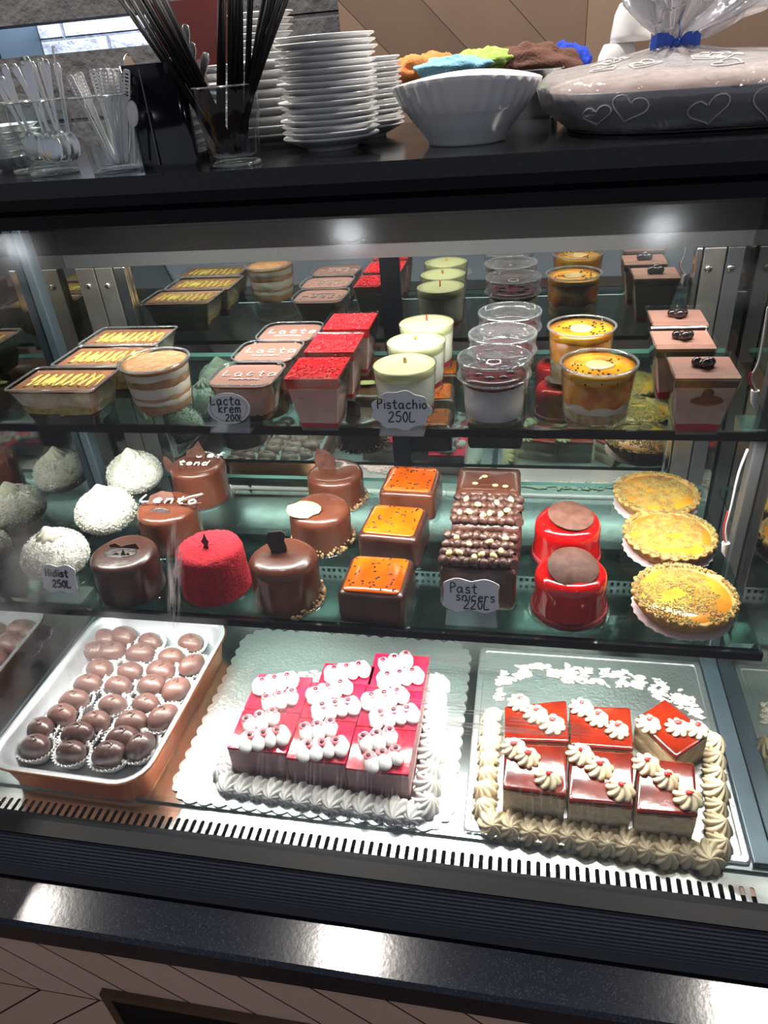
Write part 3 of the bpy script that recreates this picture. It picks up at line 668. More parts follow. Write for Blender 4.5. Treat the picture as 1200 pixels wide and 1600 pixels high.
# --- passion fruit tubs
def passion(loc,label):
    t=thing('passion_fruit_tub',loc,label,'dessert','round tubs with orange fruit jelly')
    b=B(); round_cup(b,.0345,.0395,.064,foot=.005); b.build('clear_tub','clear',t); D=(.0345,.0395,.064)
    b=B(); b.lathe([(.0385,.0632),(.0412,.0632),(.0412,.0652),(.0385,.0652)],40,close=True); b.build('tub_rim','rim',t)
    round_layer(*D,.006,.016,'biscuit_layer','biscuit',t,0,.003,seed=14)
    round_layer(*D,.0155,.029,'cream_layer','vanilla',t,.003,.012,seed=15,th=.0018)
    round_layer(*D,.026,.052,'peach_layer','passion2',t,.010,.004,seed=16)
    round_layer(*D,.0515,.0605,'passion_jelly','passion',t,.003,0,seed=17)
    b=B()
    for k in range(30):
        a=random.uniform(0,6.28); r=.03*math.sqrt(random.random()); b.ell((r*math.cos(a),r*math.sin(a),.0610),(.0012,.0018,.0009),seg=6,rings=4)
    for k in range(7): a=-PI*k/7-.2; b.ell((.0368*math.cos(a),.0368*math.sin(a),.054+.002*math.sin(k*3)),(.0012,.0012,.0018),seg=6,rings=4)
    b.build('fruit_seeds','seed',t)
    b=B(); b.ell((.002,0,.0608),(.016,.013,.0022),jit=.35,js=90); b.build('crumb_mound','nut',t)
    return t
g=passion((.076,.760,Z1),'round clear tub with yellow and orange fruit jelly over biscuit, nearest the shelf front')
dup(g,(.064,.880,Z1),'round clear tub with orange fruit jelly over cream, standing behind the other one',rz=2.2)
# --- square mocha cups
D3=(.042,.042,.066,.062,.070,.003)
def mocha(loc,label):
    t=thing('mocha_cup',loc,label,'dessert','square cups of mocha cream with berries')
    D=D3
    b=B(); rect_cup(b,*D); b.build('clear_cup','clear',t)
    b=B(); b.loft([rr(.042,.042,.003,0),rr(.042,.042,.003,.0035)],0); b.build('cup_foot','rim',t)
    rect_layer(*D,.0038,.012,'red_base','jamred',t,0,.006,seed=18)
    rect_layer(*D,.0105,.056,'mocha_layer','mocha',t,.006,.001,seed=19,th=.0018)
    b=B(); b.ell((.004,-.0250,.040),(.014,.0020,.0055),jit=.3); b.ell((.003,-.0262,.048),(.005,.0016,.007),jit=.3); b.build('caramel_swirl','swirl',t)
    rect_layer(*D,.0555,.0625,'chocolate_band','shard',t,.001,0,seed=20); rect_layer(*D,.0622,.066,'pink_top','lacta',t,0,0)
    b=B()
    for dx,dy,dz in ((0,0,0),(.007,.002,.001),(-.006,.003,.001),(.002,-.005,.003)): b.ell((dx,dy,.0695+dz),(.0055,.005,.005),jit=.2)
    b.build('berry_topping','berry',t)
    return t
zr=Z1+.071
g=mocha((.176,.740,Z1),'square clear cup of mocha cream with dark berries, frontmost of its row at the right')
g['label']='square clear cup of mocha cream with dark berries, frontmost of its row at the right'
dup(g,(.169,.822,Z1),'square clear cup of mocha cream with a dark berry, middle one of its row')
dup(g,(.175,.898,Z1),'square clear cup of mocha cream with a dark berry, rearmost of its row')
# --- signs
def sign(loc,label,shape,lines,rz=0,ink='ink',blur=0,z=.030,w=.062,h=.036,ring=False,tx=0,tilt=.30,stand=.050):
    t=thing('price_sign',loc,label,'sign','hand written price signs',rz)
    b=B(); n=24
    # folded clear stand: foot, rising back plate
    b.box(-stand/2,stand/2,-.004,.030,0,.0012); b.add([(-stand/2,-.004,.0012),(stand/2,-.004,.0012),(stand/2*.9,.012,z),(-stand/2*.9,.012,z),(-stand/2,-.0055,.0012),(stand/2,-.0055,.0012),(stand/2*.9,.0108,z),(-stand/2*.9,.0108,z)],[(0,1,2,3),(7,6,5,4),(0,4,5,1),(2,6,7,3),(1,5,6,2),(0,3,7,4)],0,False)
    b.build('clear_stand','clearlid',t)
    P=lambda u,v,d=0:(u,.004+v*tilt-d,z+v)
    b=B(); N_=72; ol=[]
    for k in range(N_):
        a=2*PI*k/N_
        if shape=='oval': x,y=w/2*math.cos(a),h/2*math.sin(a)
        elif shape=='cloud': q=1+.055*math.cos(9*a); x,y=w/2*math.cos(a)*q,h/2*math.sin(a)*q
        else:
            c_,s_=math.cos(a),math.sin(a); e=.42; x=w/2*abs(c_)**e*(1 if c_>0 else -1); y=h/2*abs(s_)**e*(1 if s_>0 else -1); y*=1-.10*math.cos(4*PI*x/w); x*=1+.06*math.cos(2*a*2)*(-1)
        ol.append((x,y))
    b.loft([[Vector(P(x,y,0)) for x,y in ol],[Vector(P(x,y,.0008)) for x,y in ol]],0,sm=False); b.build('card','card',t)
    if ring:
        b=B(); b.tube([P(x*.86,y*.84,.0012) for x,y in ol+ol[:1]],.0007,5); b.build('printed_ring','cl_brown' if False else 'greycr',t)
    b=B()
    for (txt,x,y,hh) in lines: write(b,txt,x,y,hh,.00075*(1+blur),lambda u,v:P(u,v,.0013),gap=.2)
    b.build('lettering',ink,t); return t
p=ony(357,640,.715); sign((p[0],.712,Z1),'oval white price sign reading Lacta krem 200L in front of the pudding tubs','oval',[('Lacta',-.021,.004,.0100),('krem',-.012,-.0045,.0100),('200L',-.004,-.0140,.0080)],ring=True,z=.028,w=.052,h=.034)
p=ony(627,655,.712); sign((p[0],.710,Z1),'scalloped white price sign reading Pistachio 250L in front of the green topped cups','cloud',[('Pistachio',-.0265,.002,.0100),('250L',-.014,-.012,.0110)],z=.028,w=.066,h=.040)
p=onz(736,975,Z2); sign((p[0],.640,Z2),'white price sign reading Past snicers 220L in front of the nut topped cakes','plate',[('Past',-.024,.003,.0115),('snicers',-.017,-.006,.0105),('220L',-.008,-.0155,.0105)],z=.040,w=.066,h=.036,stand=.060)
p=onz(112,925,Z2); sign((-.578,.636,Z2),'smudged white price sign reading 250L leaning on the front coconut ball','plate',[('Hidist',-.018,.003,.0095),('250L',-.010,-.011,.0095)],ink='inkblur',blur=.6,z=.034,w=.050,h=.034)
# ================================================================== CAKES ON THE LOWER SHELF
def disc(t,r,z=0):
    b=B(); b.lathe([(r-.001,0),(r,.0006),(r,.0016),(r-.001,.002)],40); b.build('cake_disc','board',t)
def round_body(t,m,r,h,name='cake_body',jit=.0015,flare=0,edge=.008,js=34,seed=0):
    b=B(); pr=[(r+flare,.0022),(r+flare*.5,.006),(r,h*.35),(r,h*.7),(r*.995,h-edge)]
    for k in range(1,6): a=k/5*PI/2; pr.append((r-edge+edge*math.cos(a),h-edge+edge*math.sin(a)))
    pr+=[(r*.6,h+.0004),(r*.3,h+.0006),(.0005,h+.0006)]
    b.lathe(pr,48,jit=jit,js=js); return b.build(name,m,t)
def shard(t,m,pts,y,z,th=.0014,bend=.3,rot=(0,0,0),name='chocolate_shard'):
    """irregular chocolate plate: outline in its own plane, curved, with thickness"""
    Rm=Matrix.Rotation(R(rot[2]),3,'Z')@Matrix.Rotation(R(rot[0]),3,'X')@Matrix.Rotation(R(rot[1]),3,'Y')
    f=[Rm@Vector((u,bend*u*u*10-th/2,v)) for u,v in pts]; k=[Rm@Vector((u,bend*u*u*10+th/2,v)) for u,v in pts]
    b=B(); b.loft([[p+Vector((0,y,z)) for p in f],[p+Vector((0,y,z)) for p in k]],0,sm=False); return b.build(name,m,t)
def crumbs(t,r,m='crumb',n=150,h=.008,a0=0,a1=2*PI,name='nut_crumb_edge'):
    b=B()
    for k in range(n):
        a=random.uniform(a0,a1); q=random.random(); s=random.uniform(.0013,.0028); rr_=r+.002*(1-q)
        b.ell((rr_*math.cos(a),rr_*math.sin(a),.003+h*q*q),(s,s,s),seg=6,rings=4,jit=.5,js=300)
    o=b.build(name,m,t); o['kind']='stuff'; return o
JAG=[(-.012,0),(-.014,.012),(-.008,.020),(-.002,.016),(.004,.024),(.011,.018),(.013,.006),(.010,0)]
# coconut balls
def coconut(loc,label,rz=0):
    t=thing('coconut_cake',loc,label,'cake','white coconut ball cakes',rz); disc(t,.046)
    b=B()
    def fn(p,d):
        if p.z<0: p.z*=.82
        return p
    b.ell((0,0,.031),(.042,.042,.034),seg=48,rings=30,jit=.05,js=26,fn=fn)
    rnd=random.Random(3)
    for i in range(len(b.v)):
        p=Vector(b.v[i]); n=(p-Vector((0,0,.031))).normalized(); b.v[i]=tuple(p+n*(.0012*noise.noise(p*330)+.0008*noise.noise(p*700)))
    b.build('coconut_body','coco',t)
    b=B()
    for k in range(1500):
        a=rnd.uniform(0,6.283); cz=rnd.uniform(-.75,.98); s=math.sqrt(1-cz*cz); d=Vector((s*math.cos(a),s*math.sin(a),cz)); p=Vector((d.x*.0425,d.y*.0425,.031+d.z*(.0345 if cz>0 else .027)))
        w=Vector((rnd.uniform(-1,1),rnd.uniform(-1,1),rnd.uniform(-1,1))).normalized()*.0016; q=d*.0006; e=d.cross(w).normalized()*.0004
        b.add([p-w-e,p-w+e,p+w+e+q,p+w-e+q,p-w+q*1.5,p+w+q*2.5],[(0,1,2,3),(0,4,1),(3,2,5),(1,4,5,2),(0,3,5,4)],0,False)
    b.build('coconut_flakes','coco',t)['kind']='stuff'
    b=B(); pr=[(.013,.058),(.0165,.062),(.0135,.066),(.0130,.068),(.0085,.071),(.0070,.073),(.003,.077),(.0003,.079)]
    b.lathe(pr,40,lob=8,amp=.13,tw=.12); b.build('cream_peak','cocotop',t)
    return t
g=coconut((-.615,.690,Z2),'white coconut ball cake at the front left of the lower shelf, behind the smudged sign')
dup(g,(-.600,.800,Z2),'white coconut ball cake with a pointed cream peak, middle one of its row',rz=1.1)
dup(g,(-.610,.912,Z2),'white coconut ball cake, rearmost of its row near the mirror',rz=2.4)
# round chocolate cakes
def choc(loc,label,m='dark',r=.042,h=.056,rz=0,cr=False,edge=.008):
    t=thing('round_chocolate_cake',loc,label,'cake','small round chocolate cakes',rz); disc(t,.048)
    round_body(t,m,r,h,edge=edge); 
    if cr: crumbs(t,r+.001)
    return t
t=choc((-.497,.668,Z2),'dark round chocolate cake with hollow top of shards, left of the red velvet cake',h=.060)
shard(t,'shard',[(-.020,0),(-.022,.006),(-.012,.009),(-.004,.005),(.006,.008),(.016,.010),(.020,.004),(.018,0)],.006,.058,rot=(-20,0,0))
shard(t,'shardd',[(-.020,0),(-.017,.004),(-.010,.003),(-.002,.006),(.002,.001),(.006,.010),(.009,.003),(.013,.006),(.016,0)],-.010,.0585,rot=(-30,0,4))
b=B(); b.ell((-.002,-.001,.0605),(.023,.014,.0012),jit=.25); b.build('hollow_top','shardd',t)
t=choc((-.488,.779,Z2),'round chocolate cake with white icing word Lento, middle one of its row','milk',h=.060)
shard(t,'shard',[(-.030,0),(-.028,.014),(-.012,.020),(.004,.016),(.010,.004),(-.004,-.002)],.006,.062,rot=(-68,0,8))
shard(t,'shardd',[(-.016,0),(-.013,.008),(.002,.009),(.012,.006),(.014,0)],-.020,.0605,rot=(-75,0,0))
b=B(); write(b,'Lento',-.036,-.004,.0225,.0012,lambda u,v:(u,v*.8,.0665+.10*max(0,-u)*.2),gap=.28); b.tube([(.018,.002,.066),(.032,.014,.067),(.046,.024,.066)],.0012,5); b.build('icing_writing','icing',t)
b=B(); b.tube([(.020,.006,.062),(.036,.010,.066),(.052,.018,.069)],.0013,6); b.tube([(.022,.002,.062),(.040,-.004,.065),(.055,-.001,.067)],.0013,6); b.build('chocolate_stick','shard',t)
t=choc((-.492,.900,Z2),'round chocolate cake with tall shards and white writing, rearmost beside the coconut ball','milk',h=.062)
shard(t,'shard',[(-.012,0),(-.016,.018),(-.012,.028),(-.006,.022),(-.002,.012),(.004,.006),(.006,0)],-.006,.050,rot=(-5,0,30)).location.x=-.034
shard(t,'shard',[(-.018,0),(-.016,.014),(-.004,.020),(.006,.032),(.012,.022),(.018,.014),(.016,0)],.012,.058,rot=(-20,0,-10)).location.x=-.008
b=B(); write(b,'Jef',-.012,.012,.020,.0012,lambda u,v:(u+.008,v*.8,.066),gap=.26); write(b,'tond',-.028,-.018,.017,.0012,lambda u,v:(u+.004,v*.8,.0655),gap=.26); b.build('icing_writing','icing',t)
# red velvet
t=thing('red_velvet_cake',(-.386,.684,Z2),'round red velvet cake covered in crumbs with a dark shard, between two chocolate cakes','cake'); disc(t,.050)
b=B(); r=.043;h=.064;pr=[(r+.002,.0022)]+[(r+.001-.002*k/8,.0022+(h-.012)*k/8) for k in range(1,9)]
for k in range(1,6): a=k/5*PI/2; pr.append((r-.010+.009*math.cos(a),h-.009+.009*math.sin(a)))
pr+=[(r*q,h+.0003) for q in (.66,.5,.35,.2,.08,.01)]
b.lathe(pr,96)
for i in range(len(b.v)): p=Vector(b.v[i]); n=Vector((p.x,p.y,.0 if p.z<.05 else .03)).normalized(); b.v[i]=tuple(p+n*(.0016*noise.noise(p*260)+.0010*noise.noise(p*520)))
b.build('crumb_body','velvet',t)
shard(t,'shardd',[(-.004,0),(-.002,.008),(-.005,.012),(-.001,.018),(.001,.024),(.003,.016),(.005,.012),(.003,.006),(.004,0)],-.006,.062,rot=(-4,0,0))
# milk chocolate with crumb rims
t=choc((-.283,.668,Z2),'round chocolate cake with a tall dark curled shard and nut crumbs at its right foot','milk',h=.068,edge=.013)
crumbs(t,.043,a0=-1.2,a1=1.6,n=110)
shard(t,'shardd',[(-.008,0),(-.010,.012),(-.014,.024),(-.010,.034),(.006,.034),(.010,.030),(.008,.020),(.010,.010),(.006,0)],.002,.062,th=.005,rot=(-12,0,15),bend=.9).location.x=-.004
t=choc((-.272,.797,Z2),'round chocolate cake with a golden biscuit disc on top, middle of its row','milk',h=.056,cr=True,edge=.011)
b=B(); b.ell((-.016,-.016,.0600),(.025,.017,.0022),jit=.25,js=130,rot=Matrix.Rotation(R(10),3,'X')); b.build('biscuit_disc','gold',t)
t=choc((-.276,.904,Z2),'round chocolate cake with an upright flat chocolate plate, rearmost of its row','milk',h=.052,cr=True,edge=.011)
shard(t,'shard',[(-.013,0),(-.020,.018),(-.014,.036),(.004,.030),(.012,.022),(.012,.002)],.0,.050,rot=(-8,0,0),bend=.02).location.x=-.010
# orange topped squares
def orange(loc,label,rz=0,ml='dark'):
    t=thing('orange_glazed_cake',loc,label,'cake','square chocolate cakes with orange glaze',rz)
    b=B(); b.loft([rr(.090,.090,.008,0),rr(.092,.092,.008,.0006),rr(.092,.092,.008,.0018),rr(.090,.090,.008,.002)],0); b.build('cake_disc','board',t)
    w=.081; H=.044; b=B(); L=[rr(w,w,.009,.0022,n=5),rr(w,w,.009,H*.5,n=5),rr(w-.001,w-.001,.009,H-.007,n=5)]
    for k in range(1,6): a=k/5*PI/2; o=.007*(1-math.cos(a)); L.append(rr(w-.001-2*o,w-.001-2*o,.009,H-.007+.007*math.sin(a),n=5))
    L.append(rr(w-.026,w-.026,.006,H+.0003,n=5)); b.loft(L,0); b.build('cake_body',ml,t)
    b=B(); b.loft([rr(w-.013,w-.013,.007,H-.0006,n=5),rr(w-.012,w-.012,.007,H+.0012,n=5),rr(w-.015,w-.015,.006,H+.0022,n=5),rr(w-.03,w-.03,.005,H+.0024,n=5)],0); b.build('orange_glaze','orange',t)
    b=B(); rn=random.Random(int(abs(loc[1])*1000))
    for k in range(34):
        x,y=rn.uniform(-.031,.031),rn.uniform(-.030,.031); a=rn.uniform(0,3); b.ell((x,y,H+.0027),(.0021,.0012,.0009),seg=7,rings=5,rot=Matrix.Rotation(a,3,'Z'))
    b.build('passion_seeds','seed',t); return t
orange((-.168,.667,Z2),'square chocolate cake with glossy orange seeded top, frontmost of its row',R(-2))
orange((-.167,.785,Z2),'square chocolate cake with glossy orange seeded top, middle one of its row',R(-5),'dark')
orange((-.160,.895,Z2),'square chocolate cake with glossy orange seeded top, rearmost of its row',R(-3),'milk')
# nut topped bars
def nutbar(loc,label,h,full,ml='snick',rz=0):
    t=thing('nut_topped_cake',loc,label,'cake','rough chocolate cakes with peanuts',rz)
    b=B(); w,d=.089,.074; L=[]
    for k in range(9): z=.001+(h-.001)*k/8; o=.002 if k in(0,8) else 0; L.append(rr(w-2*o,d-2*o,.006,z,n=5))
    L.append(rr(w*.7,d*.6,.006,h+.001,n=5)); L.append(rr(w*.3,d*.3,.004,h+.001,n=5))
    L=[[p.lerp(l[(i+1)%len(l)],j/2) for i,p in enumerate(l) for j in range(2)] for l in L]
    # more points on the long sides
    b.loft(L,0)
    for i in range(len(b.v)): p=Vector(b.v[i]); n=Vector((p.x*d/w,p.y,0)).normalized(); b.v[i]=tuple(p+n*.0018*noise.noise(p*75+Vector(loc)*9)+Vector((0,0,.0015*noise.noise(p*60))))
    b.build('cake_body',ml,t)
    if full:
        b=B()
        for row in range(4):
            y=-.026+row*.017; pts=[(x_*.001,y+.0035*math.sin(x_*.55+row),h+.004+.0015*math.sin(x_*.9)) for x_ in range(-42,43,2)]
            b.tube(pts,[.0055+.0012*math.sin(k*1.1) for k in range(len(pts))],8)
        b.build('piped_rows','snickp',t)
        b=B(); rn=random.Random(5+int(h*1000))
        for k,(x,y) in enumerate([(-.034,-.020),(-.022,-.018),(-.004,-.026),(.004,-.020),(.018,-.022),(.026,-.012),(-.012,.0),(.012,.006),(-.028,.012),(.030,.014)]):
            b.ell((x,y,h+.0105),(.0052,.0036,.0036),rot=Matrix.Rotation(rn.uniform(0,3),3,'Z')@Matrix.Rotation(rn.uniform(-.5,.5),3,'Y'),seg=10,rings=8)
        b.build('peanuts','nut',t)
    else:
        b=B()
        for x,y in ((-.018,-.012),(.010,-.016),(.024,-.018),(-.006,.008)): b.ell((x,y,h+.002),(.0045,.0032,.0016),seg=8,rings=6)
        b.build('peanuts','nut',t)
    return t
nutbar((-.048,.702,Z2),'rough chocolate cake with piped rows and peanuts, frontmost behind the Past snicers sign',.060,True)
nutbar((-.044,.797,Z2),'rough chocolate cake with piped rows and peanuts, middle one of its row',.056,True)
nutbar((-.047,.884,Z2),'rough chocolate cake with few flat nuts, rearmost of its row',.052,False,'milk')
# red glazed
def redglaze(loc,label,rz=0,tilt=-14):
    t=thing('red_glazed_cake',loc,label,'cake','round red glazed cakes',rz); disc(t,.048)
    b=B(); pr=[(.0425,.002),(.0422,.010),(.0415,.020),(.0405,.030),(.0405,.038),(.0408,.045),(.0395,.052),(.036,.057),(.030,.0585),(.018,.0588),(.0003,.059)]
    b.lathe(pr,56,jit=.0008,js=50); b.build('glazed_body','redgl',t)
    b=B(); b.lathe([(.0430,.002),(.0440,.006),(.0428,.012),(.0415,.004)],56,close=True,jit=.0012,js=240); b.build('crumb_foot','redbase',t)
    b=B(); b.lathe([(.0003,-.0009),(.028,-.0009),(.029,0),(.028,.0009),(.0003,.0009)],40,jit=.0009,js=90); o=b.build('chocolate_disc','shard',t); o.location=(.001,-.004,.0645); o.rotation_euler=(R(-tilt),R(3),0)
    return t
redglaze((.058,.678,Z2),'round glossy red glazed cake with brown chocolate disc, nearest the shelf front',tilt=-16)
redglaze((.058,.784,Z2),'round glossy red glazed cake with brown chocolate disc, behind the front one',rz=.5,tilt=-8)
# tarts
def tart(loc,label,rz=0,seed=0):
    t=thing('fruit_tart',loc,label,'tart','yellow tarts with pistachio crumbs',rz)
    b=B(); b.lathe([(.052,0),(.056,.0005),(.056,.0012),(.052,.0015)],84,lob=28,amp=.02); b.build('paper_doily','doily',t)
    b=B(); pr=[(.0440,.0018),(.0480,.006),(.0525,.012),(.0570,.020),(.0575,.0225),(.0550,.0240),(.0515,.0225),(.0480,.0180),(.0003,.0175)]
    am=[.006,.02,.028,.030,.028,.022,.008,0,0]; b.lathe(pr,168,lob=28,ampf=lambda k:am[k],jit=.0012,js=120); b.build('tart_crust','crust',t)
    b=B(); pr=[(.0500,.0195),(.0470,.0215),(.040,.0235),(.030,.0250),(.018,.0262),(.006,.0266),(.0003,.0266)]; b.lathe(pr,72,jit=.0012,js=60); b.build('custard_filling','custard',t)
    rn=random.Random(seed+11); b=B(); cnt=0
    while cnt<2600:
        a=rn.uniform(0,6.283); r=.0565*math.sqrt(rn.random())
        p=Vector((r*math.cos(a),r*math.sin(a),seed)); dens=noise.noise(p*38)+.35*noise.noise(p*90)
        ok=(r>.050 and dens>-.30) or (r<.049 and dens>(-.30 if r<.038 else -.02)) 
        if not ok: cnt+=.15; continue
        zz=.0240 if r>.050 else .0268-(r/.05)**2*.0055
        s=rn.uniform(.0007,.0015); b.ell((p.x,p.y,zz),(s,s,s*.8),seg=5,rings=3,rot=Matrix.Rotation(a,3,'Y')); cnt+=1
    b.build('pistachio_crumbs','pist',t)['kind']='stuff'
    return t
tart((.187,.690,Z2),'round yellow tart heavy with pistachio crumbs, nearest the shelf front at the right',0,0)
tart((.188,.812,Z2),'round yellow tart with pistachio crumbs, middle one of its row',1.1,3)
tart((.185,.914,Z2),'round yellow tart with a bare custard patch, rearmost of its row',2.0,7)
# ================================================================== DECK: TRAYS, BOARDS, CAKES
t=thing('copper_foil_tray',(-.528,.612,ZD),'rectangular copper foil tray with white inside rim, full of chocolates in paper cups','tray',rz=R(-1.5))
W,D_,H=.212,.288,.050
b=B(); b.loft([rr(W-.030,D_-.030,.026,.0005,n=6),rr(W-.020,D_-.020,.030,.003,n=6),rr(W-.006,D_-.006,.036,H-.008,n=6),rr(W-.004,D_-.004,.037,H-.006,n=6),rr(W+.004,D_+.004,.040,H-.005,n=6),rr(W+.008,D_+.008,.042,H-.0015,n=6),rr(W+.004,D_+.004,.040,H+.0005,n=6)],0,cap1=False); b.build('tray_body','copper',t)
b=B(); b.loft([rr(W+.0045,D_+.0045,.040,H+.0006,n=6),rr(W-.002,D_-.002,.037,H+.0012,n=6),rr(W-.008,D_-.008,.034,H+.0002,n=6),rr(W-.014,D_-.014,.032,H-.006,n=6),rr(W-.044,D_-.044,.024,.006,n=6),rr(W-.060,D_-.060,.020,.0045,n=6)],0,cap0=False,cap1=True); b.build('tray_lining','tin',t)
sc=.3167
CH=[[(165,725),(345,750),(535,762),(685,722,60)],[(190,640),(380,665),(600,688)],[(300,572),(465,602),(645,612),(800,585,55)],[(360,500),(550,520),(715,517)],[(430,420),(580,430),(745,425),(865,445,50)],[(485,345),(640,360),(790,355)],[(460,265),(545,262),(690,270),(840,285),(940,322,50)],[(510,200),(605,190),(735,210),(935,215)]]
rows=['front','second','third','fourth','fifth','sixth','seventh','back']; cols=['leftmost','second from the left','third from the left','fourth from the left','rightmost']
bon=[];cups=[]
def bonbon(loc,label,mm):
    t=thing('chocolate_bonbon',loc,label,'chocolate','chocolates in the copper tray')
    b=B(); b.ell((0,0,.0135),(.0212,.0168,.0148),seg=28,rings=16,jit=.14,js=45); b.build('bonbon_body',mm,t)
    b=B(); b.tube([(-.004,.002,.0278),(.001,.004,.0288),(.006,.001,.0280),(.003,-.003,.0282)],.0012,6); b.build('chocolate_swirl',mm,t); return t
pc=None; rn=random.Random(4); b1=b2=None; n_=0
for ri,row in enumerate(CH):
    for ci,e in enumerate(row):
        x,y,_=onz(e[0]*sc,930+e[1]*sc,ZD+.034); rz=R(e[2]) if len(e)>2 else rn.uniform(-.35,.35); s=rn.uniform(.93,1.08)
        where='%s in the %s row of the copper tray'%('rightmost' if ci==len(row)-1 else cols[ci],rows[ri])
        loc=(x,y,ZD+.0125)
        src=b2 if ri<2 else b1
        lab='dark oval chocolate, '+where if ri<2 else 'brown oval chocolate, '+where
        if src is None:
            src=bonbon(loc,lab,'bonbond' if ri<2 else 'bonbon'); src.rotation_euler.z=rz
            if ri<2: b2=src
            else: b1=src
        else: dup(src,loc,lab,rz=rz,sc=(s,s*rn.uniform(.9,1.1),s))
        cl='white paper cup, '+where; loc=(x,y,ZD+.0065)
        if pc is None:
            b=B(); am=[.0,.03,.075,.075,.03,.0]
            b.lathe([(.015,0),(.0190,.006),(.0265,.0195),(.0260,.0197),(.0185,.0065),(.0145,.0008)],112,lob=28,ampf=lambda k:am[k],close=False,cap0=True,cap1=True,sy=.86)
            pc=tag(b.build('paper_cup','paper',loc=loc),cl,'paper cup','white paper cups in the copper tray'); pc.rotation_euler.z=rz
        else:
            c=pc.copy(); COL.objects.link(c); c.location=loc; c.rotation_euler.z=rz; c['label']=cl; c.scale=(s,s,rn.uniform(.85,1.1))
# foil boards
b=B(); x0,x1,y0,y1=-.412,-.068,.487,.790; ol=[]
def scal(p0,p1,n):
    out=[]; d=Vector((p1[0]-p0[0],p1[1]-p0[1])); L=d.length; nn=Vector((d.y,-d.x))/L
    for i in range(n):
        for k in range(6):
            q=k/6; p=Vector(p0)+d*((i+q)/n)+nn*(.0045*math.sin(PI*q)); out.append((p.x,p.y))
    return out
ol=scal((x0+.02,y0),(x1-.02,y0),16)+scal((x1-.02,y0),(x1,y0+.02),2)+scal((x1,y0+.02),(x1,y1-.02),14)+scal((x1,y1-.02),(x1-.02,y1),2)+scal((x1-.02,y1),(x0+.02,y1),16)+scal((x0+.02,y1),(x0,y1-.02),2)+scal((x0,y1-.02),(x0,y0+.02),14)+scal((x0,y0+.02),(x0+.02,y0),2)
ol=[(x,y) for x,y in ol]
b.prism(ol,ZD+.0005,ZD+.0022); tag(b.build('scalloped_cake_board','foil'),'silver scalloped cake board with embossed lace edge under the red jelly cake','cake board')
b=B(); b.loft([rr(.300,.296,.006,ZD+.0005,(.098,.636)),rr(.302,.298,.006,ZD+.0022,(.098,.636)),rr(.298,.294,.006,ZD+.0040,(.098,.636)),rr(.286,.282,.004,ZD+.0042,(.098,.636)),rr(.284,.280,.004,ZD+.0026,(.098,.636))],0,sm=False)
tag(b.build('square_cake_board','foil'),'square silver cake board with raised rim under the caramel cake','cake board')
# rosettes
def rosette(b,c,r,h,lobes=8,tw=.18,rot=0,mi=0,tilt=None):
    pr=[(r*.72,0),(r,h*.12),(r*.98,h*.30),(r*.78,h*.55),(r*.48,h*.78),(r*.20,h*.95),(r*.03,h)]
    am=[.05,.17,.20,.22,.20,.12,0]; lo=[]
    for k,(q,z) in enumerate(pr):
        l=[]
        for i in range(lobes*6):
            a=2*PI*i/(lobes*6); w=(abs(math.cos(lobes*a/2))-.45)*2*am[k]; t_=a+tw*k+rot; p=Vector((q*(1+w)*math.cos(t_),q*(1+w)*math.sin(t_),z))
            if tilt is not None: p=tilt@p
            l.append(p+Vector(c))
        lo.append(l)
    b.loft(lo,mi)
